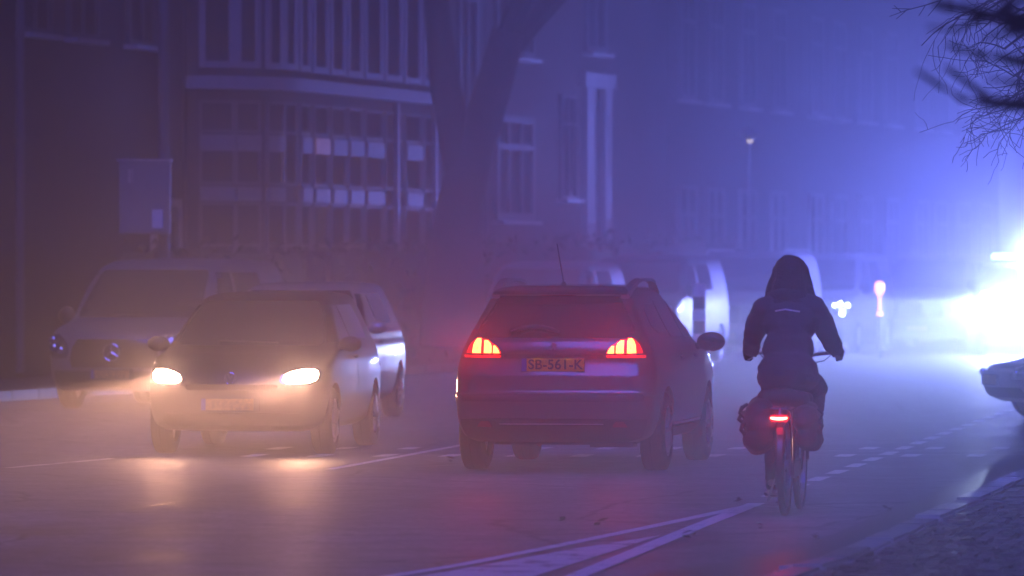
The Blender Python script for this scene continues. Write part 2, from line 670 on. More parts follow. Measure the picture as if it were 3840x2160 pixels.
kerb_me = box_mesh("kerbstone", (0.2, 0.95, 0.16), 0.02, "kerb_dark")
brick_me = box_mesh("brick", (0.094, 0.198, 0.08), 0.012, "paver_one")
curve = []
y = 27.5
base = KERB0.copy()
while y < 62:
    x = line_x(base, A9, y)
    if y < 33.5:
        x -= 0.05 * (33.5 - y) ** 1.6 * 0.25
    curve.append(Vector((x, y, 0)))
    y += 0.985
for i in range(len(curve) - 1):
    a, b = curve[i], curve[i + 1]
    o = link("kerbstone", kerb_me, None, right_paving)
    o.location = ((a.x + b.x) / 2, (a.y + b.y) / 2, 0.012 + random.uniform(-0.008, 0.008))
    o.rotation_euler = (random.uniform(-.015, .015), random.uniform(-.03, .03), -atan2(b.x - a.x, b.y - a.y))
def brick_spot(r, i):
    yy = 29.5 + i * 0.209 + (0.104 if r % 2 else 0)
    x = line_x(base, A9, yy)
    if yy < 33.5:
        x -= 0.05 * (33.5 - yy) ** 1.6 * 0.25
    return x + 0.17 + r * 0.106, yy


spots = [(brick_spot(r, i), r, i) for r in range(64) for i in range(150)]
near = sorted((q for q in spots if abs(q[0][0] / q[0][1]) * FPX < 1990 and EYE * FPX / q[0][1] + 1000 < 2200), key=lambda q: q[0][1] + abs(q[1]) * .2)
single = {(r, i) for _, r, i in near[:295]}
rb = MB()                                 # the remaining bricks, too many to keep apart
for (x, yy), r, i in spots:
    if (r, i) in single:
        o = link("brick", brick_me, None, right_paving)
        o.location = (x, yy, 0.03 + random.uniform(-0.010, 0.016))
        o.rotation_euler = (random.gauss(0, .028), random.gauss(0, .035), -A9 + random.gauss(0, .03))
    else:
        rb.box((x, yy, 0.03 + random.uniform(-0.009, 0.012)), (0.094, 0.198, 0.08), -A9 + random.gauss(0, .03))
tag(rb.build("brick_paving", "paver", right_paving), kind="stuff")

# ------------------------------------------------------------------ cars


class Car:
    def __init__(self, keys, tap=0.10, sub=4, nr=8, nc=6, ns=18):
        self.keys, self.tap = keys, tap
        n = len(keys)
        self.rows = []
        for i in range((n - 1) * sub + 1):
            t = i / sub
            self.rows.append([pchip([k[j] for k in keys], t) for j in range(8)])
        self.vs, self.fs = [], []
        ymin = min(k[2] for k in keys)
        ymax = max(k[3] for k in keys)
        self.ym, self.hl = (ymin + ymax) / 2, (ymax - ymin) / 2
        for z, w, yr, yf, rr, rf, br, bf in self.rows:
            h = []
            rr, rf = min(rr, w * 0.6), min(rf, w * 0.6)
            for k in range(nr):
                x = (w - rr) * k / nr
                h.append((x, yr + br * (x / w) ** 2.2))
            y0 = yr + br * ((w - rr) / w) ** 2.2
            for k in range(nc):
                a = pi / 2 * k / nc
                h.append((w - rr + rr * sin(a), y0 + rr * 1.0 * (1 - cos(a))))
            yb = y0 + rr
            y1 = yf - bf * ((w - rf) / w) ** 2.2
            ye = y1 - rf
            for k in range(ns + 1):
                h.append((w, yb + (ye - yb) * k / ns))
            for k in range(1, nc + 1):
                a = pi / 2 * k / nc
                h.append((w - rf + rf * cos(a), ye + rf * sin(a)))
            for k in range(1, nr + 1):
                x = (w - rf) * (1 - k / nr)
                h.append((x, yf - bf * (x / w) ** 2.2))
            full = h + [(-x, y) for x, y in reversed(h[1:-1])]
            self.n = len(full)
            for x, y in full:
                u = (y - self.ym) / self.hl
                self.vs.append(Vector((x * (1 - tap * max(0, abs(u) - 0.25) ** 2), y, z)))
        n = self.n
        R = len(self.rows)
        for i in range(R - 1):
            for k in range(n):
                k2 = (k + 1) % n
                self.fs.append((i * n + k, i * n + k2, (i + 1) * n + k2, (i + 1) * n + k))
        self.fs.append(tuple(range(n - 1, -1, -1)))
        self.fs.append(tuple((R - 1) * n + k for k in range(n)))
        self.bvh = BVHTree.FromPolygons(self.vs, self.fs)

    def hit(self, side, a, z):
        if side == "rear":
            o, d = Vector((a, -6, z)), Vector((0, 1, 0))
        elif side == "front":
            o, d = Vector((a, 6, z)), Vector((0, -1, 0))
        elif side == "right":
            o, d = Vector((4, a, z)), Vector((-1, 0, 0))
        elif side == "left":
            o, d = Vector((-4, a, z)), Vector((1, 0, 0))
        else:
            o, d = Vector((a, z, 4)), Vector((0, 0, -1))
        p, nrm, i, _ = self.bvh.ray_cast(o, d)
        if p is None:
            p, nrm, i, _ = self.bvh.find_nearest(o + d * (4 if side in ("right", "left") else 5))
        if nrm.dot(d) > 0:
            nrm = -nrm
        return p, nrm

    def patch(self, side, rows, nc=10, off=0.004, thick=0.012, sub=1):
        """rows (z, a0, a1) laid on the body; a skirt gives it an edge"""
        rr = []
        for i in range(len(rows) - 1):
            for k in range(sub):
                f = k / sub
                rr.append([rows[i][j] * (1 - f) + rows[i + 1][j] * f for j in range(3)])
        rr.append(list(rows[-1]))
        top, bot = [], []
        for z, a0, a1 in rr:
            for k in range(nc + 1):
                p, nr = self.hit(side, a0 + (a1 - a0) * k / nc, z)
                top.append(p + nr * off)
                bot.append(p - nr * thick)
        w, R = nc + 1, len(rr)
        fs = [(i * w + k, i * w + k + 1, (i + 1) * w + k + 1, (i + 1) * w + k) for i in range(R - 1) for k in range(nc)]
        b = len(top)
        ring = [k for k in range(w)] + [i * w + nc for i in range(1, R)] + [(R - 1) * w + k for k in range(nc - 1, -1, -1)] + [i * w for i in range(R - 2, 0, -1)]
        for i in range(len(ring)):
            p, q = ring[i], ring[(i + 1) % len(ring)]
            fs.append((q, p, b + p, b + q))
        return top + bot, fs


def solidify(vf):
    bm = bmesh.new()
    for v in vf[0]:
        bm.verts.new(v)
    bm.verts.ensure_lookup_table()
    for f in vf[1]:
        try:
            bm.faces.new([bm.verts[i] for i in f])
        except ValueError:
            pass
    bmesh.ops.recalc_face_normals(bm, faces=bm.faces[:])
    bm.verts.ensure_lookup_table()
    bm.verts.index_update()
    r = [v.co.copy() for v in bm.verts], [tuple(v.index for v in f.verts) for f in bm.faces]
    bm.free()
    return r


def patch_obj(car, name, side, rows, m, parent, nc=10, off=0.004, thick=0.012, sub=1):
    vf = car.patch(side, rows, nc, off, thick, sub)
    return obj(name, vf, m, parent, True, 40)


def body_obj(car, m, parent, arches, name="body"):
    """body with wheel arches cut out"""
    o = obj(name, (car.vs, car.fs), m, parent, False)
    bm = bmesh.new()
    bm.from_mesh(o.data)
    bmesh.ops.recalc_face_normals(bm, faces=bm.faces[:])
    bm.to_mesh(o.data)
    bm.free()
    if arches:
        cut = MB()
        for y, r, zc, w in arches:
            for s in (1, -1):
                pr = [(0.0, 0.001), (0.0, r), (0.6, r), (0.6, 0.001)]
                bmx = MB().lathe(pr, 26, "x")
                R = Matrix.Translation((s * (w - 0.30) if s > 0 else s * (w - 0.30) - 0.6, y, zc))
                cut.add([R @ v for v in bmx.v], bmx.f + [tuple(range(25, -1, -1)), tuple(range(78, 104))])
        c = obj("arch_cutter", solidify((cut.v, cut.f)), "black_plastic", parent)
        bo = o.modifiers.new("cut", "BOOLEAN")
        bo.operation, bo.object, bo.solver = "DIFFERENCE", c, "EXACT"
        try:
            bo.material_mode = "TRANSFER"
        except Exception:
            pass
        dg = bpy.context.evaluated_depsgraph_get()
        dg.update()
        me = bpy.data.meshes.new_from_object(o.evaluated_get(dg))
        o.modifiers.clear()
        if len(me.polygons) > 500:
            o.data = me
        bpy.data.objects.remove(c)
    me = o.data
    for p in me.polygons:
        p.use_smooth = True
    me.set_sharp_from_angle(angle=radians(38))
    return o


def wheel_meshes(R, W, rim_r, spokes=5):
    t = MB().lathe([(-W / 2, rim_r), (-W / 2, R * 0.86), (-W * 0.42, R * 0.965), (-W * 0.3, R), (-W * 0.05, R), (-W * 0.04, R - .008), (W * 0.04, R - .008), (W * 0.05, R), (W * 0.3, R), (W * 0.42, R * 0.965), (W / 2, R * 0.86), (W / 2, rim_r), (W * 0.3, rim_r * .97), (-W * 0.3, rim_r * .97)], 36, "x", closed=True)
    r = MB().lathe([(-W * .3, rim_r * 0.96), (W * 0.42, rim_r * 0.98), (W * 0.47, rim_r), (W * 0.44, rim_r * 0.9), (W * 0.1, rim_r * 0.86)], 36, "x")
    for k in range(spokes):
        a = 2 * pi * k / spokes
        c, s_ = cos(a), sin(a)
        q = [Vector((W * 0.40, 0, 0)), Vector((W * .43, c * rim_r * .9, s_ * rim_r * .9))]
        r.tube(q, [0.045, 0.028], 6)
    r.lathe([(W * .3, 0.07), (W * 0.46, 0.06), (W * 0.48, 0.002)], 16, "x")
    bk = MB().lathe([(W * .05, 0.002), (W * .05, rim_r * .95)], 24, "x")
    return t, r, bk


def add_wheels(root, R, W, rim_r, yr, yf, x, spokes=5):
    t, r, bk = wheel_meshes(R, W, rim_r, spokes)
    first = None
    for yy in (yr, yf):
        for s in (1, -1):
            if first is None:
                w = t.build("wheel", "tyre", root, True)
                rm = r.build("rim", "alloy", w, True)
                bo = bk.build("brake_disc", "black_plastic", w)
                first = w
            else:
                w = copy_tree(first, root)
            w.location = (s * x, yy, R)
            w.rotation_euler = (random.uniform(0, 6), 0, 0 if s > 0 else pi)


def add_mirrors(root, x, y, z, m, size=(0.2, 0.13, 0.15)):
    for s in (1, -1):
        b = MB()
        b.ball((s * (x + 0.11), y, z), (size[0] / 2, size[1] / 2 * 1.1, size[2] / 2), 16, 10)
        b.tube([(s * (x - 0.05), y + 0.03, z - 0.05), (s * (x + 0.05), y + 0.01, z - 0.03)], [0.03, 0.025], 8)
        mo = b.build("mirror", m, root, True, 60)
        g = MB().ball((s * (x + 0.11), y - size[1] / 2 * 0.85, z), (size[0] / 2 * .82, 0.02, size[2] / 2 * .8), 14, 8)
        g.build("mirror_glass", "glass", mo, True)


def plate(root, y, z, facing, text=None, w=0.52, h=0.11, tilt=0.0, x=0.0):
    s = -1 if facing == "rear" else 1
    pl = MB().box((x, y, z), (w + 0.012, 0.012, h + 0.012)).build("number_plate", "black_plastic", root)
    MB().box((x + 0.022, y + s * 0.007, z), (w - 0.044, 0.006, h - 0.006)).build("plate_face", "plate_yellow" if text else "plate_dim", pl)
    MB().box((x - s * -1 * 0 + (-w / 2 + 0.022 if s < 0 else w / 2 - 0.022), y + s * 0.0075, z), (0.042, 0.006, h - 0.006)).build("plate_band", "plate_blue", pl)
    if text:
        cu = bpy.data.curves.new("plate_lettering", "FONT")
        cu.body, cu.size, cu.align_x, cu.align_y = text, 0.112, "CENTER", "CENTER"
        cu.extrude, cu.space_character, cu.offset = 0.0012, 1.06, 0.0022
        o = bpy.data.objects.new("plate_lettering", cu)
        COL.objects.link(o)
        dg = bpy.context.evaluated_depsgraph_get()
        dg.update()
        me = bpy.data.meshes.new_from_object(o.evaluated_get(dg))
        bpy.data.objects.remove(o)
        me.materials.clear()
        o = link("plate_lettering", me, "plate_ink", pl)
        o.location = (x + 0.022, y + s * 0.0115, z)
        o.rotation_euler = (pi / 2, 0, 0 if s < 0 else pi)
    return pl


# ---- grey crossover seen from behind
def crossover():
    root = thing("crossover_car", "dark grey crossover with glowing red tail lights and yellow plate driving away", "car",
                 P(2212, 1700, 48.55).to_2d().to_3d(), -radians(9.6))
    K = [(0.25, 0.70, -1.86, 1.85, .14, .25, .05, .15), (0.30, 0.79, -1.98, 1.98, .15, .3, .06, .2), (0.42, 0.845, -2.05, 2.06, .17, .33, .08, .22),
         (0.58, 0.865, -2.075, 2.09, .19, .35, .09, .24), (0.635, 0.868, -2.065, 2.09, .19, .35, .09, .24), (0.66, 0.869, -2.02, 2.08, .19, .35, .08, .24),
         (0.79, 0.868, -2.0, 2.05, .20, .38, .08, .26), (0.83, 0.865, -1.985, 2.03, .2, .4, .08, .26), (0.93, 0.845, -1.955, 1.9, .2, .4, .08, .28), (0.99, 0.825, -1.965, 1.60, .2, .4, .08, .25),
         (1.06, 0.795, -1.945, 1.12, .19, .35, .08, .22), (1.12, 0.765, -1.90, .98, .17, .3, .08, .2), (1.25, 0.70, -1.80, .74, .15, .26, .08, .18),
         (1.38, 0.635, -1.70, .46, .13, .24, .08, .16), (1.45, 0.60, -1.645, .30, .12, .24, .09, .15), (1.462, 0.59, -1.73, .27, .11, .24, .10, .15), (1.485, 0.575, -1.74, .18, .11, .24, .10, .14),
         (1.515, 0.53, -1.62, -.02, .14, .24, .09, .12), (1.535, 0.42, -1.35, -.25, .16, .2, .08, .1), (1.546, 0.18, -1.05, -.6, .08, .08, .03, .03)]
    c = Car(K, tap=0.10)
    body = body_obj(c, "grey_paint", root, [(-1.27, 0.375, 0.33, 0.87), (1.265, 0.375, 0.33, 0.87)])
    add_wheels(root, 0.328, 0.205, 0.215, -1.27, 1.265, 0.755)
    # lower dark plastic of the bumper and sills
    patch_obj(c, "bumper_cladding", "rear", [(0.262, -.60, .60), (0.30, -.72, .72), (0.40, -.765, .765), (0.445, -.765, .765)], "black_plastic", root, 20, .012, .02, 2)
    patch_obj(c, "bumper_step", "rear", [(0.585, -.74, .74), (0.60, -.75, .75), (0.628, -.75, .75), (0.640, -.74, .74)], "black_plastic", root, 20, .012, .02)
    for s in ("right", "left"):
        patch_obj(c, "sill_trim", s, [(0.27, -.86, .86), (0.32, -.86, .86), (0.36, -.86, .86)], "black_plastic", root, 20, .014, .02)
        patch_obj(c, "chrome_strip", s, [(0.375, -.80, .80), (0.392, -.80, .80)], "brushed", root, 14, .012, .01)
    MB().box((0, -2.062, 0.402), (0.86, 0.02, 0.009)).build("chrome_strip", "brushed", root)
    for s in (1, -1):
        rows = [(0.385, s * .50, s * .62), (0.405, s * .505, s * .61), (0.428, s * .525, s * .585)]
        o = patch_obj(c, "reflector", "rear", rows, "red_lens", root, 6, .022, .03)
        o["label"] = "red reflector low in the rear bumper"
    # rear window in its black surround
    patch_obj(c, "window_surround", "rear", [(1.105, -.585, .585), (1.118, -.61, .61), (1.15, -.655, .655), (1.20, -.64, .64), (1.40, -.525, .525), (1.435, -.49, .49), (1.449, -.43, .43)], "gloss_black", root, 22, .003, .012, 3)
    patch_obj(c, "rear_window", "rear", [(1.125, -.57, .57), (1.16, -.61, .61), (1.21, -.595, .595), (1.36, -.515, .515), (1.395, -.48, .48)], "glass", root, 22, .008, .008, 3)
    # high brake light bar (unlit) and wiper
    patch_obj(c, "brake_light", "rear", [(1.452, -.14, .14), (1.458, -.14, .14)], "red_lens", root, 6, .006, .01)
    w = MB()
    pts = []
    for k in range(9):
        x = -.36 + k * 0.05
        p, n_ = c.hit("rear", x, 1.135 + 0.045 * sin(pi * k / 8))
        pts.append(p + n_ * .03)
    w.tube(pts, [0.012] + [0.02] * 7 + [0.012], 6)
    w.build("rear_wiper", "black_plastic", root)
    # tail lights: housing, lit bars, dark strip below
    for s in (1, -1):
        f = lambda rows: [(z, s * a, s * b) for z, a, b in rows]
        tl = patch_obj(c, "tail_light", "rear", f([(0.94, .435, .755), (0.975, .425, .755), (1.0, .44, .742), (1.035, .47, .725), (1.07, .52, .705), (1.092, .575, .68), (1.102, .61, .65)]), "red_lens", root, 16, .010, .02, 2)
        for z, a, b in ():
            pass
        patch_obj(c, "lit_bar", "rear", f([(0.982, .445, .50), (1.01, .46, .50), (1.035, .482, .50)]), "tail_lit", tl, 6, .018, .006)
        patch_obj(c, "lit_bar", "rear", f([(0.982, .515, .578), (1.03, .515, .578), (1.055, .525, .578), (1.075, .55, .578)]), "tail_lit", tl, 6, .018, .006)
        patch_obj(c, "lit_bar", "rear", f([(0.982, .605, .675), (1.04, .605, .668), (1.07, .605, .655), (1.09, .61, .64)]), "tail_lit", tl, 6, .018, .006)
        patch_obj(c, "glow_panel", "rear", f([(0.980, .435, .725), (1.02, .46, .71), (1.055, .505, .69), (1.085, .575, .66)]), "tail_soft", tl, 10, .0145, .004)
        patch_obj(c, "glow_strip", "rear", f([(0.945, .44, .745), (0.965, .435, .745)]), "tail_soft", tl, 10, .013, .006)
    # tailgate recess, plate, emblem
    patch_obj(c, "tailgate_recess", "rear", [(0.935, -.415, .415), (0.955, -.41, .41), (0.972, -.405, .405)], "black_plastic", root, 12, .004, .02)
    p, _ = c.hit("rear", 0, 0.885)
    plate(root, p.y - .012, 0.885, "rear", "SB-561-K")
    for s in (1, -1):                                     # plate lamps, glowing downwards inside their hoods
        hd_ = MB().box((s * .13, p.y - .026, .9585), (.07, .034, .009)).box((s * .13, p.y - .0425, .952), (.07, .003, .014)).build("plate_lamp", "black_plastic", root)
        MB().box((s * .13, p.y - .024, .9525), (.055, .022, .002)).build("lit_lens", "plate_lamp", hd_)
    # rearing-lion badge as a flat metal outline
    L = [(-.030, -.036), (-.014, -.036), (-.006, -.022), (.004, -.012), (.008, -.024), (.004, -.036), (.026, -.036), (.022, -.026), (.020, -.010), (.014, .002), (.028, -.004), (.030, .004), (.018, .012), (.012, .014),
         (.030, .018), (.030, .026), (.012, .024), (.010, .034), (-.004, .038), (-.014, .032), (-.022, .030), (-.012, .024), (-.008, .018), (-.024, .016), (-.034, .008), (-.018, .008), (-.008, .004), (-.012, -.008), (-.020, -.022)]
    p, n_ = c.hit("rear", 0, 1.035)
    b = MB().prism(L, 0, 0.006)
    R = Matrix.Translation(p + Vector((0, -.002, 0))) @ Matrix.Rotation(radians(90), 4, "X")
    obj("badge", ([R @ v for v in b.v], b.f), "chrome", root)
    # side glass and doors' details
    for s in ("right", "left"):
        patch_obj(c, "side_window", s, [(1.10, -.55, .10), (1.14, -.60, .10), (1.28, -.62, .09), (1.405, -.60, .08)], "glass", root, 12, .004, .01, 3)
        patch_obj(c, "side_window", s, [(1.09, .16, .86), (1.14, .16, .80), (1.28, .15, .55), (1.395, .14, .32)], "glass", root, 12, .004, .01, 3)
        patch_obj(c, "side_window", s, [(1.14, -1.15, -.66), (1.2, -1.32, -.67), (1.33, -1.28, -.68), (1.375, -1.1, -.69)], "glass", root, 10, .004, .01, 3)
        for yh in (-.45, .38):
            q, nn = c.hit(s, yh, .93)
            MB().ball(q + nn * .018, (.022, .09, .018), 10, 6).build("door_handle", "grey_paint", root, True)
        for yd in (.12, -.62, .92):
            patch_obj(c, "door_gap", s, [(0.40, yd - .004, yd + .004), (0.7, yd - .004, yd + .004), (1.07, yd - .004, yd + .004)], "black_plastic", root, 1, .0015, .004, 3)
        patch_obj(c, "headlight", s, [(0.72, 1.62, 1.86), (0.80, 1.5, 1.84), (0.87, 1.55, 1.74)], "lamp_glass", root, 8, .006, .01, 2)
    patch_obj(c, "windscreen", "front", [(1.10, -.66, .66), (1.25, -.62, .62), (1.42, -.53, .53)], "glass", root, 14, .004, .01, 4)
    patch_obj(c, "headlight", "front", [(0.74, .45, .74), (0.82, .42, .72)], "lamp_glass", root, 8, .006, .01, 2)
    patch_obj(c, "grille", "front", [(0.45, -.5, .5), (0.62, -.45, .45), (0.74, -.38, .38)], "gloss_black", root, 10, .006, .01, 2)
    add_mirrors(root, .845, .66, 1.045, "gloss_black", (.25, .16, .17))
    # arched roof rails, antenna
    for s in (1, -1):
        vs, fs = [], []
        N_ = 18
        for k in range(N_ + 1):
            t = k / N_
            yy = -1.60 + 2.0 * t
            rise = min(sin(min(1, t / .34) * pi / 2), sin(min(1, (1 - t) / .45) * pi / 2))
            p, _ = c.hit("top", s * .50, min(max(yy, -1.5), .1))
            zz = 1.462 + .120 * rise - .075 * max(0, t - .72) / .28
            xx = s * (.54 + .022 * rise)
            hw, hh = .036, .014 + .022 * (1 - rise)
            vs += [Vector((xx - hw, yy, zz - hh)), Vector((xx + hw, yy, zz - hh)), Vector((xx + hw * .8, yy, zz + .012)), Vector((xx - hw * .8, yy, zz + .012))]
        for k in range(N_):
            for j in range(4):
                fs.append((k * 4 + j, k * 4 + (j + 1) % 4, k * 4 + 4 + (j + 1) % 4, k * 4 + 4 + j))
        fs += [(3, 2, 1, 0), tuple(N_ * 4 + j for j in range(4))]
        obj("roof_rail", solidify((vs, fs)), "silver_paint", root, True, 50)
    an = MB().tube([(-.02, -1.30, 1.525), (-.02, -1.28, 1.56)], [.03, .014], 10)
    an.tube([(-.02, -1.28, 1.55), (-.055, -1.42, 1.88)], [.007, .005], 6)
    an.build("antenna", "black_plastic", root, True)
    # underside: axle beam, exhaust box
    u = MB().box((0, -1.27, .30), (1.2, .12, .08)).box((0.0, -.3, .28), (1.1, 2.6, .12)).box((.45, -1.62, .27), (.42, .3, .13), 0, .03)
    u.build("underbody", "black_plastic", root)
    return root


# ---- small hatchback with blazing headlights, seen from the front
def hatch_keys(L, W, Hh, bonnet_z=0.86, nose=0.68, wb=2.47):
    f, r = L / 2, -L / 2
    h = Hh / 1.46
    return [(0.22, W - .14, r + .18, f - .22, .15, .3, .05, .2), (0.29, W - .05, r + .06, f - .07, .17, .34, .06, .24), (0.42, W - .015, r + .01, f - .01, .18, .36, .07, .26), (0.55, W, r, f, .2, .38, .08, .28),
            (nose, W, r + .02, f - .03, .2, .4, .08, .28), (nose + .08, W - .005, r + .04, f - .09, .2, .4, .08, .28), (bonnet_z - .03, W - .012, r + .05, f - .22, .2, .4, .08, .27), (bonnet_z + .03, W - .03, r + .06, f - .50, .2, .36, .08, .24),
            (0.93 * h, W - .045, r + .07, f - .80, .19, .32, .08, .2), (0.985 * h, W - .07, r + .09, f - .98, .18, .28, .08, .17), (1.15 * h, W - .14, r + .19, f - 1.26, .16, .24, .08, .15),
            (1.30 * h, W - .205, r + .29, f - 1.52, .14, .22, .08, .14), (1.385 * h, W - .25, r + .34, f - 1.70, .12, .22, .09, .13), (1.415 * h, W - .285, r + .36, f - 1.82, .12, .22, .09, .12),
            (1.442 * h, W - .36, r + .5, f - 2.0, .15, .2, .08, .1), (1.456 * h, W - .5, r + .8, f - 2.25, .15, .2, .06, .06), (1.462 * h, .12, r + 1.3, f - 2.6, .05, .05, .02, .02)]


def hatch(name, label, loc, rot, L=3.97, W=.84, Hh=1.46, paint="dark_paint", lit=False, group=None, badge=True, cat="car", low=0.0):
    root = thing(name, label, cat, loc, rot, group)
    c = Car(hatch_keys(L, W, Hh, .86 - low, .68 - low * .8), tap=0.12)
    f = L / 2
    h = Hh / 1.46
    wb = L * .62
    yf, yr = f - .80, f - .80 - wb
    body_obj(c, paint, root, [(yr, .345, .30, W), (yf, .345, .30, W)])
    add_wheels(root, .30, .19, .2, yr, yf, W - .11)
    patch_obj(c, "windscreen", "front", [(.975 * h, -W + .20, W - .20), (1.0 * h, -W + .17, W - .17), (1.15 * h, -W + .21, W - .21), (1.30 * h, -W + .275, W - .275), (1.37 * h, -W + .33, W - .33)], "screen_glass", root, 20, .004, .012, 4)
    patch_obj(c, "rear_window", "rear", [(1.02 * h, -W + .24, W - .24), (1.2 * h, -W + .28, W - .28), (1.37 * h, -W + .36, W - .36)], "glass", root, 16, .004, .012, 3)
    for s in ("right", "left"):
        patch_obj(c, "side_window", s, [(1.0 * h, f - 2.06, f - 1.16), (1.15 * h, f - 2.05, f - 1.42), (1.335 * h, f - 2.04, f - 1.72)], "glass", root, 12, .004, .01, 3)
        patch_obj(c, "side_window", s, [(1.02 * h, f - 3.1, f - 2.14), (1.15 * h, f - 3.15, f - 2.14), (1.335 * h, f - 3.0, f - 2.13)], "glass", root, 12, .004, .01, 3)
        for yd in (f - 1.05, f - 2.1):
            patch_obj(c, "door_gap", s, [(.38, yd - .004, yd + .004), (.7, yd - .004, yd + .004), (.97, yd - .004, yd + .004)], "black_plastic", root, 1, .0015, .004, 3)
        q, nn = c.hit(s, f - 1.98, .86)
        MB().ball(q + nn * .018, (.022, .09, .018), 10, 6).build("door_handle", paint, root, True)
        patch_obj(c, "tail_light", s, [(.75, -f + .12, -f + .30), (.9, -f + .13, -f + .28), (.97, -f + .15, -f + .25)], "red_lens", root, 6, .006, .01)
    for s in (1, -1):
        z0 = .665 - low * .8
        hl = patch_obj(c, "headlight", "front", [(z0 - .035, s * .47, s * .70), (z0 + .0, s * .43, s * .765), (z0 + .05, s * .445, s * .775), (z0 + .09, s * .52, s * .77), (z0 + .115, s * .64, s * .745)], "lamp_glass", root, 12, .006, .02, 3)
        if lit:
            patch_obj(c, "lit_lens", "front", [(z0 - .018, s * .50, s * .67), (z0 + .01, s * .46, s * .73), (z0 + .05, s * .475, s * .745), (z0 + .08, s * .54, s * .735), (z0 + .098, s * .62, s * .71)], "head_lit", hl, 10, .012, .004, 2)
        else:
            for dx in (.56, .68):
                q, nn = c.hit("front", s * dx, z0 + .03)
                MB().ball(q + nn * .004, (.05, .03, .045), 14, 8).build("reflector", "chrome", hl, True)
    patch_obj(c, "grille", "front", [(.585, -.40, .40), (.61, -.42, .42), (.635, -.41, .41)], "gloss_black", root, 12, .006, .015)
    patch_obj(c, "air_intake", "front", [(.27, -.60, .60), (.32, -.64, .64), (.38, -.60, .60)], "black_plastic", root, 14, .006, .02, 2)
    p, _ = c.hit("front", 0, .46)
    plate(root, p.y + .012, .46, "front")
    if badge:
        p, n_ = c.hit("front", 0, .69)
        b = MB()
        yb = p.y + .012
        ring = [(0.052 * cos(a * pi / 12), yb, .69 + .052 * sin(a * pi / 12)) for a in range(25)]
        b.tube(ring, .006, 6, False)
        for q in ([(-.024, .045), (0, -.002), (.024, .045)], [(-.046, .018), (-.020, -.045), (0, -.006), (.020, -.045), (.046, .018)]):
            b.tube([(x, yb, .69 + z) for x, z in q], .006, 6)
        b.build("badge", "chrome", root, True)
    add_mirrors(root, W - .06, f - 1.28, .985 * h, paint, (.21, .13, .14))
    for s in (1, -1):
        pts = []
        for k in range(7):
            x = s * .02 + k * .085 - .25
            p, n_ = c.hit("front", x, .99 * h + .012 * k / 6)
            pts.append(p + n_ * .014)
        MB().tube(pts, .008, 6).build("wiper", "black_plastic", root)
    MB().box((0, 0, .26), (W * 1.25, L * .62, .12)).build("underbody", "black_plastic", root)
    return root, c


def van_keys(L, W, Hh, scr_z=1.03, nose_z=.80):
    f, r = L / 2, -L / 2
    return [(0.22, W - .12, r + .12, f - .16, .10, .3, .03, .16), (0.30, W - .04, r + .04, f - .05, .11, .32, .03, .2), (0.45, W - .01, r + .01, f, .12, .34, .03, .22), (0.62, W, r, f, .12, .36, .03, .24),
            (nose_z, W, r, f - .03, .12, .38, .03, .24), (nose_z + .09, W - .005, r + .005, f - .09, .12, .38, .03, .24), (nose_z + .16, W - .012, r + .01, f - .30, .12, .34, .03, .22), (scr_z - .02, W - .02, r + .01, f - .72, .12, .3, .03, .2),
            (scr_z + .05, W - .03, r + .015, f - .90, .12, .26, .03, .16), ((scr_z + Hh) / 2 - .05, W - .075, r + .03, f - 1.20, .12, .22, .03, .14), (Hh - .20, W - .125, r + .06, f - 1.48, .12, .2, .03, .13),
            (Hh - .11, W - .16, r + .08, f - 1.62, .12, .2, .04, .12), (Hh - .055, W - .215, r + .13, f - 1.80, .14, .2, .05, .1), (Hh - .018, W - .36, r + .35, f - 2.1, .18, .2, .05, .08), (Hh, .12, r + 1.2, f - 2.6, .05, .05, .02, .02)]


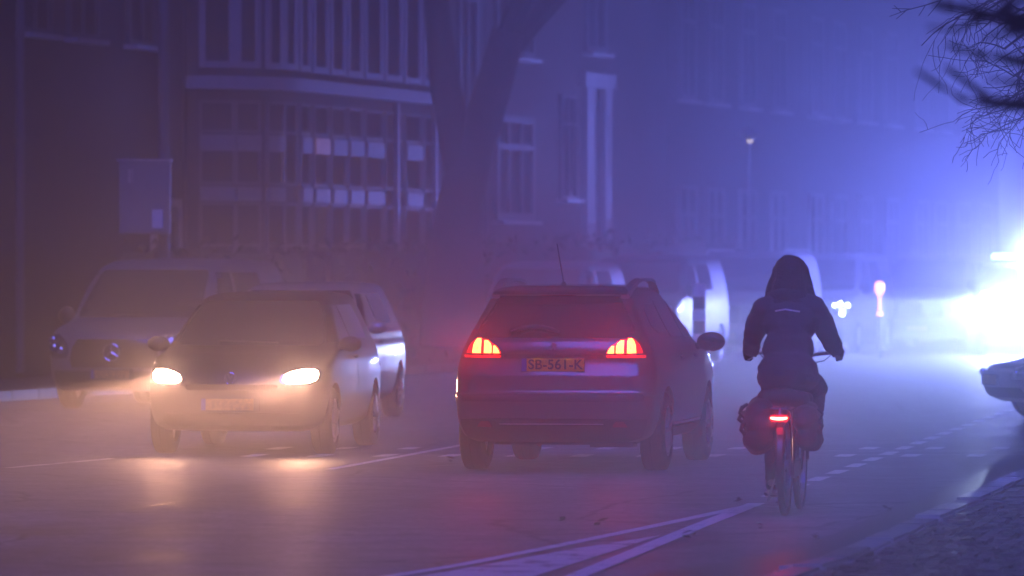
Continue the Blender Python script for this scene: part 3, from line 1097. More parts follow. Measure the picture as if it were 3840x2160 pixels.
def van(name, label, loc, rot, L=4.3, W=.915, Hh=1.78, paint="silver_paint", group=None, star=False, cat="van", scr=1.03, lights=None, rails=False, nose=.80, spark=True, rear_glass=True):
    root = thing(name, label, cat, loc, rot, group)
    c = Car(van_keys(L, W, Hh, scr, nose), tap=0.06)
    f = L / 2
    yf, yr = f - .86, f - .86 - L * .63
    body_obj(c, paint, root, [(yr, .36, .32, W), (yf, .36, .32, W)])
    add_wheels(root, .32, .2, .205, yr, yf, W - .12)
    t = Hh - .19
    mid = (scr + t) / 2
    patch_obj(c, "windscreen", "front", [(scr + .035, -W + .18, W - .18), (scr + .08, -W + .14, W - .14), (mid, -W + .19, W - .19), (t, -W + .235, W - .235), (t + .05, -W + .28, W - .28)], "screen_glass", root, 20, .004, .012, 4)
    for s in ("right", "left"):
        patch_obj(c, "side_window", s, [(scr + .06, f - 2.05, f - 1.10), (mid, f - 2.05, f - 1.40), (t + .02, f - 2.04, f - 1.66)], "glass", root, 12, .004, .01, 3)
        if rear_glass:
            patch_obj(c, "side_window", s, [(scr + .08, f - 3.2, f - 2.16), (mid, f - 3.2, f - 2.16), (t + .02, f - 3.15, f - 2.16)], "glass", root, 12, .004, .01, 3)
        for yd in (f - 1.08, f - 2.1):
            patch_obj(c, "door_gap", s, [(.38, yd - .005, yd + .005), (.7, yd - .005, yd + .005), (scr, yd - .005, yd + .005)], "black_plastic", root, 1, .0015, .004, 3)
        q, nn = c.hit(s, f - 1.98, .95)
        MB().ball(q + nn * .018, (.022, .09, .018), 10, 6).build("door_handle", "black_plastic", root, True)
        patch_obj(c, "tail_light", s, [(.85, -f + .04, -f + .14), (1.1, -f + .05, -f + .14), (1.3, -f + .07, -f + .14)], "red_lens", root, 4, .006, .01)
    for s in (1, -1):
        z0 = nose - .13
        hl = patch_obj(c, "headlight", "front", [(z0 - .06, s * .60, s * .80), (z0, s * .57, s * .86), (z0 + .09, s * .585, s * .875), (z0 + .16, s * .64, s * .87), (z0 + .22, s * .73, s * .85)], "lamp_glass", root, 12, .006, .02, 3)
        if spark:
            for dx, dz in ((.68, .03), (.79, .06), (.83, .15)):
                q, nn = c.hit("front", s * dx, z0 + dz)
                MB().ball(q + nn * .006, (.055, .035, .05), 16, 10).build("reflector", "chrome", hl, True)
    patch_obj(c, "grille", "front", [(nose - .30, -.52, .52), (nose - .2, -.55, .55), (nose - .05, -.52, .52), (nose + .03, -.46, .46)], "gloss_black", root, 14, .006, .015, 2)
    patch_obj(c, "bumper", "front", [(.27, -.72, .72), (.34, -.76, .76), (.46, -.76, .76)], "black_plastic", root, 16, .008, .02, 2)
    p, _ = c.hit("front", 0, .40)
    plate(root, p.y + .016, .42, "front")
    if star:
        zc = nose - .12
        p, n_ = c.hit("front", 0, zc)
        yb = p.y + .03
        b = MB()
        b.tube([(.10 * cos(a * pi / 14), yb, zc + .10 * sin(a * pi / 14)) for a in range(29)], .0085, 6, False)
        for a in (90, 210, 330):
            b.tube([(0, yb, zc), (.098 * cos(radians(a)), yb, zc + .098 * sin(radians(a)))], [.016, .005], 6)
        b.build("badge", "chrome", root, True)
    add_mirrors(root, W - .05, f - 1.22, scr + .05, "black_plastic", (.24, .15, .22))
    for s in (1, -1):
        pts = []
        for k in range(7):
            p, n_ = c.hit("front", s * .02 + k * .085 - .25, scr + .045 + .012 * k / 6)
            pts.append(p + n_ * .014)
        MB().tube(pts, .009, 6).build("wiper", "black_plastic", root)
    if rails:
        for s in (1, -1):
            MB().tube([(s * (W - .22), f - 1.85, Hh - .06), (s * (W - .22), f - 2.0, Hh + .01), (s * (W - .22), -f + .5, Hh + .01), (s * (W - .22), -f + .35, Hh - .06)], .02, 8).build("roof_rail", "brushed", root, True)
    MB().box((0, 0, .27), (W * 1.3, L * .62, .12)).build("underbody", "black_plastic", root)
    return root, c


def facing(nose_px, nose_d, yaw_deg, L):
    """origin of a vehicle facing the camera, nose at a photo column and depth"""
    n = Vector(((nose_px - 1920) / FPX * nose_d, nose_d, 0))
    hd = Vector((-sin(radians(yaw_deg)), -cos(radians(yaw_deg)), 0))
    return n - hd * (L / 2), pi - radians(yaw_deg)


# ------------------------------------------------------------------ lamps
def beam(name, loc, dirv, watts, color, parent=None, size=radians(150), low=True, steep=90.0, wide=26.0, up=0.012, glare=0.0, tight=20.0, flat=1.0):
    li = bpy.data.lights.new(name, "SPOT")
    li.energy = watts
    li.color = color
    li.spot_size = size
    li.spot_blend = 0.6
    li.shadow_soft_size = 0.05
    o = bpy.data.objects.new(name, li)
    COL.objects.link(o)
    o.location = loc
    q = Vector(dirv).to_track_quat("-Z", "Y")
    o.rotation_euler = q.to_euler()
    if low:
        li.use_nodes = True
        nt = li.node_tree
        em = nt.nodes.get("Emission") or nt.nodes.new("ShaderNodeEmission")
        tc = nt.nodes.new("ShaderNodeTexCoord")
        sp = nt.nodes.new("ShaderNodeSeparateXYZ")
        nt.links.new(tc.outputs["Normal"], sp.inputs[0])
        def mth(op, a_, b_=None):
            n = nt.nodes.new("ShaderNodeMath")
            n.operation = op
            for i, q_ in enumerate((a_, b_)):
                if q_ is None:
                    continue
                if isinstance(q_, (int, float)):
                    n.inputs[i].default_value = q_
                else:
                    nt.links.new(q_, n.inputs[i])
            return n.outputs[0]
        yv = sp.outputs["Y"]
        mr = nt.nodes.new("ShaderNodeMapRange")          # sharp cut-off at the horizon
        mr.inputs["From Min"].default_value = 0.016
        mr.inputs["From Max"].default_value = -0.006
        mr.inputs["To Min"].default_value = up
        mr.inputs["To Max"].default_value = 1.0
        nt.links.new(yv, mr.inputs["Value"])
        fall = mth("EXPONENT", mth("MULTIPLY", mth("ABSOLUTE", yv), -steep))      # brightest just under it
        x2 = mth("MULTIPLY", sp.outputs["X"], sp.outputs["X"])
        side = mth("EXPONENT", mth("MULTIPLY", x2, -wide))
        allv = mth("MULTIPLY", mth("MULTIPLY", mr.outputs[0], mth("ADD", fall, 0.008)), side) if up > 0 else 0.0
        if glare:                                         # soft lobe round the axis, what one sees of a lamp from the front
            y2 = mth("MULTIPLY", mth("MULTIPLY", yv, yv), flat)
            lobe = mth("EXPONENT", mth("MULTIPLY", mth("ADD", x2, y2), -tight))
            allv = mth("ADD", allv, mth("MULTIPLY", lobe, glare))
        nt.links.new(allv, em.inputs["Strength"])
        out = nt.nodes.get("Light Output") or nt.nodes.new("ShaderNodeOutputLight")
        nt.links.new(em.outputs[0], out.inputs[0])
    return o


def point(name, loc, watts, color, r=0.08):
    li = bpy.data.lights.new(name, "POINT")
    li.energy, li.color, li.shadow_soft_size = watts, color, r
    o = bpy.data.objects.new(name, li)
    COL.objects.link(o)
    o.location = loc
    return o


# ------------------------------------------------------------------ place the vehicles
co_root = crossover()
chd = Vector((sin(radians(9.6)), cos(radians(9.6)), 0))
crt = Vector((chd.y, -chd.x, 0))
for s in (1, -1):
    beam("tail_lamp_glow", co_root.location - chd * 2.06 + crt * (s * .58) + Vector((0, 0, 1.04)), -chd, RED_W, (1, .004, .012), up=0.0, glare=1.0, tight=12.0, flat=5.0)

L = 3.97
loc, rot = facing(862, 50.75, 7.2, L)
vw, vc = hatch("hatchback_car", "small hatchback with blazing headlights coming towards the viewer in the haze", loc, rot, L, .84, 1.46, "dark_paint", True)
hd = Vector((-sin(radians(7.2)), -cos(radians(7.2)), 0))
rt = Vector((-hd.y, hd.x, 0))
for s in (1, -1):
    lp_ = loc + hd * (L / 2 + .02) + rt * (s * .60) + Vector((0, 0, .70))
    beam("headlamp_beam", lp_, hd + Vector((0, 0, -0.010)), BEAM_W, (1, .46, .27), glare=0.035, tight=30.0)

loc, rot = facing(1022, 61.0, 8.0, 4.1)
hatch("hatchback_car", "pale hatchback close behind the car with blazing headlights", loc, rot, 4.1, .87, 1.52, "silver_paint", False, None, False)

loc, rot = facing(420, 67.0, 15, 4.35)
van("delivery_van", "dark fronted van with three pointed star badge parked beneath the pole cabinet", loc, rot, 4.35, .92, 1.79, "dull_paint", None, True, "van", 1.05, nose=.80)

ROW = "vehicles parked along the far kerb"
loc, rot = facing(1935, 92, 15, 4.3)
van("parked_van", "grey van with a round pale headlight, seen over the roof of the crossover", loc, rot, 4.3, .90, 1.79, "pale_paint", ROW, nose=.84)
loc, rot = facing(2325, 98, 15, 4.5)
van("parked_van", "tall van with bright reflections on its flank behind the striped bollard", loc, rot, 4.6, .95, 1.90, "dark_paint", ROW, scr=1.2, nose=.95)
loc, rot = facing(2715, 104, 15, 4.5)
van("parked_van", "van with roof rails partly hidden behind the head of the cyclist", loc, rot, 4.6, .95, 1.99, "pale_paint", ROW, scr=1.2, nose=.95, rails=True)
loc, rot = facing(3015, 111, 15, 4.5)
v4, c4 = van("parked_van", "van with sparkling white headlight glints seen past the right arm of the cyclist", loc, rot, 4.6, .95, 1.97, "pale_paint", ROW, scr=1.2, nose=.95)
loc, rot = facing(3440, 117, 15, 4.5)
v5, c5 = van("parked_van", "hazy van last of the parked row, beyond the lit amber beacon", loc, rot, 4.6, .95, 1.95, "dark_paint", ROW, scr=1.2, nose=.95)
for dx, dz, r_ in ((-.60, .93, .035), (-.70, .96, .045), (-.82, .93, .04), (-.74, .78, .05)):      # glowing balls added as headlight glints on the fourth van
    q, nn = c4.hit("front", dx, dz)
    MB().ball(q + nn * .03, r_, 12, 8).build("glint_ball", "glint_glow", v4, True)

# patrol van on the right with cold headlights and a blue light bar
loc, rot = facing(3850, 108, 4, 4.9)
pv, pc = van("patrol_van", "van with dazzling cold headlights and blue flashing roof bar in the haze", loc, rot, 4.9, .96, 1.80, "dark_paint", None, False, "van", 1.3, nose=1.2, spark=False)
hd = Vector((-sin(radians(4)), -cos(radians(4)), 0))
rt = Vector((-hd.y, hd.x, 0))
for s in (1, -1):
    patch_obj(pc, "lit_lens", "front", [(1.04, s * .62, s * .80), (1.12, s * .60, s * .84), (1.2, s * .66, s * .82)], "cold_lit", pv, 8, .02, .01, 2)
    beam("headlamp_beam", loc + hd * 2.5 + rt * (s * .72) + Vector((0, 0, 1.12)), hd + Vector((0, 0, -.006)), WHITE_W, (.50, .64, 1.0), steep=12.0, wide=4.0, up=0.05)
lb_ = MB().box((0, .45, 1.80), (1.3, .28, .06), 0, .02).build("light_bar", "black_plastic", pv)
for s in (1, -1):
    MB().box((s * .40, .45, 1.885), (.46, .24, .11), 0, .03).build("blue_lamp", "blue_lit", lb_)
    q, nn = pc.hit("front", s * .40, 1.02)
    MB().box((s * .40, q.y + .03, 1.02), (.20, .06, .06), 0, .015).build("blue_strobe", "blue_lit", pv)
    point("blue_lamp_light", loc + hd * 2.56 + rt * (s * .40) + Vector((0, 0, 1.05)), BLUE_W * .36, (.17, .21, 1.0))
point("blue_lamp_light", loc + hd * .45 + Vector((0, 0, 2.08)), BLUE_W * .28, (.17, .21, 1.0))

# low car nosing in at the right edge
loc, rot = facing(3715, 62, 76, 4.2)
hatch("sports_car", "low grey car only whose nose shows at the right edge of the road", loc, rot, 4.2, .88, 1.26, "silver_paint", False, None, False, low=.20)

# ------------------------------------------------------------------ street furniture
DB = 80
c = P(2622, 1000, DB)
bo = thing("bollard", "black and white banded bollard between the crossover mirror and the cyclist", "bollard", (c.x, DB, 0))
hb = 1.44
MB().lathe([(0, .13), (.05, .13), (.06, .092), (hb - .02, .092)], 24, "z").build("post", "bollard_black", bo, True)
for z0 in (hb - .175, hb - .515, hb - .86):
    MB().lathe([(z0, .0925), (z0 + .002, .096), (z0 + .168, .096), (z0 + .17, .0925)], 24, "z").build("white_band", "bollard_white", bo, True)
MB().lathe([(hb - .02, .096), (hb - .005, .09), (hb + .004, .05), (hb + .006, .001)], 24, "z").build("cap", "bollard_white", bo, True)


bc = P(3298, 1060, 104)
be = thing("beacon_post", "slim post with a lit amber lamp standing right of the cyclist in the haze", "beacon", (bc.x, 104, 0))
MB().tube([(0, 0, 0), (0, 0, 1.40)], .045, 12).build("post", "steel_post", be, True)
MB().tube([(0, -.05, .80), (0, -.05, .86)], .05, 12).build("lower_lamp", "amber_lit", be, True)
MB().tube([(0, -.03, .88), (0, -.03, 1.18)], .022, 10).build("light_strip", "amber_lit", be, True)
MB().tube([(0, 0, 1.18), (0, 0, 1.24), (0, 0, 1.38), (0, 0, 1.42)], [.05, .085, .085, .04], 14).build("lamp", "amber_lit", be, True)


def street_lamp(px, py, d, label, hgt=None):
    top = P(px, py, d)
    r = thing("street_lamp", label, "street lamp", (top.x, d, 0), 0, "lit street lamps in the fog")
    MB().tube([(0, 0, 0), (0, 0, .9), (0, 0, 1.0), (0, 0, top.z + .1)], [.075, .075, .05, .038], 10).build("pole", "steel_post", r, True)
    MB().lathe([(top.z + .02, .05), (top.z + .1, .22), (top.z + .14, .26), (top.z + .24, .18), (top.z + .28, .02)], 18, "z").build("lamp_head", "steel_post", r, True)
    MB().ball((0, 0, top.z), (.07, .07, .05), 14, 8).build("bulb", "lamp_lit", r, True)


street_lamp(2812, 528, 118, "street lamp with a small white lit bulb above the van with roof rails")
street_lamp(3300, 690, 150, "faint street lamp far off, above the amber beacon post")

# ------------------------------------------------------------------ houses along the street
FO = Vector((-10.2, 68, 0))           # facade line passes here, running along STREET
FROT = pi / 2 - E15


def on_facade(px):
    """distance along the facade line seen at a photo column"""
    k = (px - 1920) / FPX
    d = (FO.x - FO.y * tan(E15)) / (k - tan(E15))
    return (d - FO.y) / cos(E15)


def house(name, label, u0, u1, hgt, wall="brick_wall", depth=9.0, roof_h=3.2, group="brick row houses on the far side"):
    o = FO + STREET * u0
    r = thing(name, label, "house", o, FROT, group)
    w = u1 - u0
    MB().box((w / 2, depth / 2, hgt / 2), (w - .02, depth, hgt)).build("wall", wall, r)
    rf = MB()
    rf.add([(-.0, -.35, hgt), (w, -.35, hgt), (w, depth + .3, hgt), (0, depth + .3, hgt), (0, depth / 2, hgt + roof_h), (w, depth / 2, hgt + roof_h)],
           [(0, 1, 5, 4), (2, 3, 4, 5), (0, 4, 3), (1, 2, 5), (0, 3, 2, 1)])
    rfo = rf.build("roof", "roof_tile", r)
    MB().box((w * .8, depth / 2, hgt + roof_h + .2), (.7, .9, 1.4), 0, .02).build("chimney", "brick_wall", rfo)
    MB().box((w / 2, -.26, hgt - .06), (w - .04, .34, .14)).build("gutter", "white_wood", r)
    return r


def window(parent, x, z, w, h, y=-.03, cols=2, transom=.28, lit=None, frame="old_wood", t=.075):
    """window standing in the wall plane: frame, panes, sill (local x along the wall, -y towards the street)"""
    f = MB()
    yy = y
    f.box((x - w / 2 + t / 2, yy, z + h / 2), (t, .12, h)).box((x + w / 2 - t / 2, yy, z + h / 2), (t, .12, h))
    f.box((x, yy, z + t / 2), (w - 2 * t, .12, t)).box((x, yy, z + h - t / 2), (w - 2 * t, .12, t))
    zt = z + h * (1 - transom)
    if transom:
        f.box((x, yy, zt), (w - 2 * t, .11, t * .8))
    for k in range(1, cols):
        xm = x - w / 2 + w * k / cols
        f.box((xm, yy, z + h / 2), (t * .75, .10, h - 2 * t))
    fo = f.build("window", frame, parent)
    cw = (w - 2 * t) / cols
    for k in range(cols):
        xc = x - w / 2 + t + cw * (k + .5)
        if transom:
            MB().box((xc, yy + .015, z + h * (1 - transom) / 2), (cw - .01, .02, h * (1 - transom) - t)).build("pane", "window_pane", fo)
            MB().box((xc, yy + .015, zt + h * transom / 2), (cw - .01, .02, h * transom - t)).build("pane", lit or "window_pane", fo)
        else:
            MB().box((xc, yy + .015, z + h / 2), (cw - .01, .02, h - t)).build("pane", lit or "window_pane", fo)
    MB().box((x, yy - .08, z - .04), (w + .12, .22, .07)).build("sill", "kerb", fo)
    return fo


def door(parent, x, z, w, h, y=-.05, colour="dark_wood"):
    d = MB().box((x, y, z + h / 2), (w, .08, h)).build("door", colour, parent)
    MB().box((x, y - .045, z + h * .75), (w * .5, .02, h * .3)).build("pane", "window_pane", d)
    MB().ball((x + w * .4, y - .07, z + h * .45), .035, 10, 6).build("handle", "brushed", d, True)
    f = MB().box((x - w / 2 - .05, y, z + h / 2), (.1, .14, h)).box((x + w / 2 + .05, y, z + h / 2), (.1, .14, h)).box((x, y, z + h + .06), (w + .2, .14, .12))
    f.build("door_frame", "white_wood", parent)
    MB().box((x, y - .35, z - .1), (w + .4, .7, .2)).build("doorstep", "kerb", parent)


uB0, uB1 = on_facade(690), on_facade(1490)
uC0, uC1 = on_facade(1820), on_facade(2330)

# house A, dark, at the left of the picture
uA0 = on_facade(-900)
hA = house("row_house", "unlit brick house with a pale drainpipe at the left edge of the picture", uA0, uB0 - .05, 9.2)
wA = uB0 - .05 - uA0
px_u = lambda px: on_facade(px) - uA0
pipe = MB().tube([(px_u(45), -.12, .2), (px_u(45), -.12, 9.0)], .07, 8)
for z in (1.5, 3.5, 5.5, 7.5):
    pipe.lathe([(z - .03, .085), (z + .03, .085)], 10, "z", (px_u(45), -.12, 0))
pipe.build("drainpipe", "old_wood", hA, True)
for xx in (px_u(120), px_u(300), px_u(520)):
    window(hA, xx, 5.0, 1.3, 2.3, frame="dark_wood")
door(hA, px_u(610), .3, 1.0, 2.3)

# house B with a rounded bay running along most of its front
hB = house("bay_house", "house with rounded white banded bay and tall white first floor windows", uB0, uB1 + 1.2, 10.2)
wB = uB1 - uB0
DEP, RAD = 1.15, 1.0


def bay_path(n_arc=8):
    """plan outline of the bay, wall to wall; local x, y"""
    pts = [Vector((0.15, 0)), Vector((.15, -(DEP - RAD) - .01))]
    for k in range(n_arc + 1):
        a = pi - pi / 2 * k / n_arc
        pts.append(Vector((.15 + RAD * 1.8 + RAD * 1.8 * cos(a), -(DEP - RAD) - RAD * sin(a))))
    pts.append(Vector((wB - 1.0, -DEP)))
    for k in range(n_arc + 1):
        a = pi / 2 - pi / 2 * k / n_arc
        pts.append(Vector((wB - 1.0 + .8 * cos(a), -DEP + .8 - .8 * sin(a))))
    pts.append(Vector((wB - .2, 0)))
    return pts


BP = bay_path()
cum = [0]
for i in range(len(BP) - 1):
    cum.append(cum[-1] + (BP[i + 1] - BP[i]).length)


def at_path(s):
    for i in range(len(BP) - 1):
        if s <= cum[i + 1] or i == len(BP) - 2:
            t = (BP[i + 1] - BP[i]).normalized()
            p = BP[i] + t * (s - cum[i])
            return p, t, Vector((t.y, -t.x)) * (1 if True else -1)


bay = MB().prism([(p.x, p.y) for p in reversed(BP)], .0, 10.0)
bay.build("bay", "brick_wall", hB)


def along(s0, s1, z0, z1, proud, thick=.08):
    """curved strip following the bay between path stations"""
    n = max(2, int((s1 - s0) / .2))
    vs, fs = [], []
    for k in range(n + 1):
        p, t, nn = at_path(s0 + (s1 - s0) * k / n)
        nn = Vector((t.y, -t.x))
        if nn.dot(Vector((wB / 2, 1.0)) - p) > 0:
            nn = -nn
        for q, z in ((p + nn * proud, z0), (p + nn * proud, z1), (p - nn * thick, z1), (p - nn * thick, z0)):
            vs.append(Vector((q.x, q.y, z)))
    for k in range(n):
        a, b = k * 4, k * 4 + 4
        for j in range(4):
            fs.append((a + j, a + (j + 1) % 4, b + (j + 1) % 4, b + j))
    fs += [(0, 1, 2, 3), (n * 4 + 3, n * 4 + 2, n * 4 + 1, n * 4)]
    return solidify((vs, fs))


TOT = cum[-1]
obj("cornice_band", along(.05, TOT - .05, 4.42, 4.62, .22), "white_wood", hB)
obj("cornice_band", along(.05, TOT - .05, 8.0, 8.2, .18), "white_wood", hB)
# bays of window along the path: (start, end)
seg, s = [], .22
widths = [.55, .5, .5, .55, .55, .8, .8, .8, 1.0, 1.0, 1.0, 1.0, .9, .9]
for k, wd in enumerate(widths):
    if s + wd > TOT - .4:
        break
    seg.append((s, s + wd))
    s += wd + (.0 if k in (0, 2) else .16)


def bay_window(s0, s1, z0, z1, bars, lit=None, t=.07, panel=None, thin=False):
    b = MB()
    for a, bb, p, q in ((s0, s0 + t, z0, z1), (s1 - t, s1, z0, z1)):
        b.add(*along(a, bb, p, q, .06))
    for z in [z0, z1 - t] + bars:
        b.add(*along(s0 + t, s1 - t, z, z + t, .055))
    fo = b.build("window", "white_wood" if z0 > 4 else "old_wood", hB)
    zs = sorted([z0 + t] + [x for z in bars for x in (z, z + t)] + [z1 - t])
    for i in range(0, len(zs), 2):
        obj("pane", along(s0 + t, s1 - t, zs[i] + .005, zs[i + 1] - .005, .022), lit if (lit and i == len(zs) - 2) else "window_pane", fo)
    return fo


def seg_px(sg):
    q, _, _ = at_path((sg[0] + sg[1]) / 2)
    w_ = FO + STREET * (uB0 + q.x) + Vector((-cos(E15), sin(E15), 0)) * q.y
    return 1920 + w_.x / w_.y * FPX


LIT = min(range(len(seg)), key=lambda k: abs(seg_px(seg[k]) - 1165))
for k, (s0, s1) in enumerate(seg):
    bay_window(s0, s1, 4.75, 7.9, [6.9], t=.10)                       # tall first-floor windows
    bay_window(s0, s1, 2.95, 4.25, [3.75], t=.045, lit=None)  # ground floor
    bay_window(s0, s1, .9, 2.68, [2.0], t=.04)
    if k % 2 == 0 or k in (1, 7, LIT):
        obj("panel", along(s0 + .02, s1 - .02, 3.47, 3.72, .09), "white_panel" if k != LIT else "room_lit", hB)
        obj("panel", along(s0 + .02, s1 - .02, 2.70, 2.92, .09), "white_panel", hB)
for s in (TOT * .62, TOT * .80, TOT - .30):
    obj("pilaster", along(s, s + .12, .2, 4.4, .10), "white_wood", hB)

# house C beyond the leaning tree
hC = house("row_house", "narrow house with a white door surround beyond the leaning tree", uC0, uC1 + 4, 10.0)
ux = lambda px: on_facade(px) - uC0
window(hC, (ux(1850) + ux(1990)) / 2, 2.55, ux(1990) - ux(1850), 1.95, cols=3, transom=.3, t=.14)
window(hC, (ux(1850) + ux(1990)) / 2, 5.6, ux(1990) - ux(1850), 2.4, cols=3, transom=.25, t=.12)
b = MB().box((ux(2192), -.06, 2.6), (.62, .16, 5.2)).box((ux(2258), -.06, 2.6), (.55, .16, 5.2)).box((ux(2225), -.07, 5.35), (ux(2275) - ux(2175) + .4, .2, .3))
b.build("door_surround", "plaster", hC)
MB().box((ux(2225), .0, 2.5), (ux(2245) - ux(2205), .06, 5.0)).build("door", "dark_wood", hC)
window(hC, ux(2225), 5.9, 1.6, 2.2, t=.12)
window(hC, ux(2120), 3.0, 1.2, 2.0, t=.06)

# further houses fading out
u = uC1 + 4.05
labels = ["hazy house just beyond the narrow house with the white door surround", "very faint house far down the street, behind the vans", "faintest house at the far end of the row"]
for k, lb in enumerate(labels):
    h_ = house("row_house", lb, u, u + 13, 9.6 + k * .4)
    for xx in (1.6, 4.2, 7.4, 10.6):
        window(h_, xx, 5.2, 1.4, 2.3, t=.1)
        window(h_, xx, 1.2, 1.6, 2.2, t=.1)
    u += 13.05
# house between B and C, behind the trees
hM = house("row_house", "house with slim white window strips half hidden by the dark trunks", uB1 + 1.25, uC0 - .05, 10.4)
um = lambda px: on_facade(px) - uB1 - 1.25
for px in (1600, 1745):
    window(hM, um(px), 4.1, 1.3, 3.4, cols=2, t=.15)
    window(hM, um(px), .9, 1.3, 2.2, t=.05, frame="dark_wood")
MB().box((um(1740), -.06, 4.0), (1.7, .16, .16)).build("cornice_band", "white_wood", hM)

# ------------------------------------------------------------------ pole cabinet
DC = 76
pc_ = P(612, 1000, DC)
pr = thing("pole_cabinet", "two door grey cabinet with a pale notice high on a pole above the parked van", "cabinet", (pc_.x, DC, 0))
MB().tube([(0, 0.12, 0), (0, 0.12, 8.5)], [.085, .06], 12).build("pole", "steel_post", pr, True)
s_ = FPX / DC
cz0, cz1 = EYE + (1000 - 880) / s_, EYE + (1000 - 605) / s_
cx0, cx1 = (450 - 612) / s_, (640 - 612) / s_
MB().box(((cx0 + cx1) / 2, -.06, (cz0 + cz1) / 2), (cx1 - cx0, .28, cz1 - cz0), 0, .015).build("box", "cabinet_grey", pr)
MB().box(((cx0 + cx1) / 2, -.06, cz1 + .012), (cx1 - cx0 + .06, .34, .03)).build("lid", "kerb", pr)
for k, (a, b_) in enumerate(((cx0 + .01, (cx0 + cx1) / 2 - .008), ((cx0 + cx1) / 2 + .008, cx1 - .01))):
    dd_ = MB().box(((a + b_) / 2, -.212, (cz0 + cz1) / 2), (b_ - a, .022, cz1 - cz0 - .05), 0, .006).build("door", "cabinet_grey", pr)
    if k == 0:
        MB().box((a + .13, -.232, cz1 - .20), (.03, .02, .18)).box((a + .17, -.228, cz1 - .20), (.012, .01, .2)).build("handle", "brushed", dd_)
MB().box(((580 + 20 - 612 + 0) / s_ - .02, -.226, cz0 + .21), (.145, .006, .25)).build("notice", "notice", pr)

# ------------------------------------------------------------------ hedges and trees


def leaf_cloud(mb, c, size, n, leaf=.09, rnd=None):
    rnd = rnd or random
    for _ in range(n):
        p = Vector((c[0] + rnd.uniform(-.5, .5) * size[0], c[1] + rnd.uniform(-.5, .5) * size[1], c[2] + rnd.uniform(-.5, .5) * size[2]))
        a, b_ = Vector((rnd.gauss(0, 1), rnd.gauss(0, 1), rnd.gauss(0, 1))).normalized(), Vector((rnd.gauss(0, 1), rnd.gauss(0, 1), rnd.gauss(0, 1)))
        b_ = (b_ - a * b_.dot(a)).normalized()
        l_ = leaf * rnd.uniform(.6, 1.3)
        mb.add([p - a * l_, p + b_ * l_ * .45, p + a * l_, p - b_ * l_ * .45], [(0, 1, 2, 3)])


def hedge(u0, u1, hgt, label, v=-2.2):
    o = FO + STREET * u0 + Vector((cos(E15), -sin(E15), 0)) * (-v)
    r = thing("hedge", label, "hedge", o, FROT, "front garden hedges")
    w = u1 - u0
    core = MB()
    core.box((w / 2, 0, hgt / 2 - .06), (w - .1, .62, hgt - .12), 0, .08)
    core.build("stems", "bark", r)
    lf = MB()
    rn = random.Random(int(u0 * 10))
    for k in range(int(w / .35)):
        x = .2 + k * .35
        hh = hgt + rn.uniform(-.18, .14)
        leaf_cloud(lf, (x, 0, hh / 2), (.6, .95, hh), 60, .10, rn)
    lf.build("foliage", "leaf_dark", r)


hedge(on_facade(-60), on_facade(560), 2.0, "clipped dark hedge at the far left behind the badge van")
hedge(on_facade(640), on_facade(1180), 2.05, "dark hedge below the rounded bay")
hedge(on_facade(1190), on_facade(1800), 2.2, "dark hedge under the leaning tree")
hedge(on_facade(1815), on_facade(2330), 2.25, "dark hedge in front of the white door surround")


def grow(mb, p, d, r, depth, rnd, length, droop=0.0, spread=.5):
    pts, rad = [p], [r]
    n = 4
    for k in range(n):
        d = (d + Vector((rnd.gauss(0, .13), rnd.gauss(0, .13), rnd.gauss(0, .1) - droop))).normalized()
        p = p + d * length / n
        pts.append(p)
        rad.append(r * (1 - .40 * (k + 1) / n))
    mb.tube(pts, rad, 7 if r > .03 else 4)
    if depth <= 0:
        return
    for k in range(rnd.randint(2, 3)):
        i = rnd.choice((2, 3, 4, 4))
        dd2 = (d + Vector((rnd.gauss(0, spread), rnd.gauss(0, spread), rnd.gauss(0, spread * .7)))).normalized()
        grow(mb, pts[i], dd2, rad[i] * rnd.uniform(.55, .8), depth - 1, rnd, length * rnd.uniform(.6, .85), droop, spread)


def tree(label, trunk_pts, rads, seed, depth=4, length=2.6, group="bare trees by the houses", loc=None):
    o = Vector((trunk_pts[0].x, trunk_pts[0].y, 0))
    r = thing("bare_tree", label, "tree", o, 0, group)
    rn = random.Random(seed)
    tp = [p - o for p in trunk_pts]
    t = MB().tube(tp, rads, 14)
    t.build("trunk", "bark", r, True, 60)
    cr = MB()
    d = (tp[-1] - tp[-2]).normalized()
    for k in range(4):
        dd2 = (d + Vector((rn.gauss(0, .45), rn.gauss(0, .45), rn.gauss(.1, .25)))).normalized()
        grow(cr, tp[-1] - d * .15 * k, dd2, rads[-1] * rn.uniform(.45, .75), depth, rn, length)
    cr.build("crown", "bark", r)
    return r


D1 = 91
lean = tree("thick dark trunk leaning right in front of the slim white window strips",
     [P(1700, 1300, D1), P(1705, 960, D1), P(1728, 760, D1), P(1768, 580, D1), P(1822, 420, D1), P(1868, 270, D1), P(1905, 120, D1)], [.56, .46, .38, .34, .31, .29, .27], 3, 4, 2.8)
lb_ = MB().tube([P(x, y_, D1) - lean.location for x, y_ in ((1748, 700), (1712, 520), (1672, 330), (1648, 130), (1630, -90))], [.30, .28, .25, .22, .19], 12)
lb_.build("limb", "bark", lean, True, 60)
D2 = 99
tree("upright dark trunk to the left of the leaning one", [P(1585, 1400, D2), P(1583, 900, D2), P(1580, 500, D2), P(1592, 150, D2), P(1600, -80, D2)], [.40, .33, .30, .28, .26], 11, 4, 2.6)

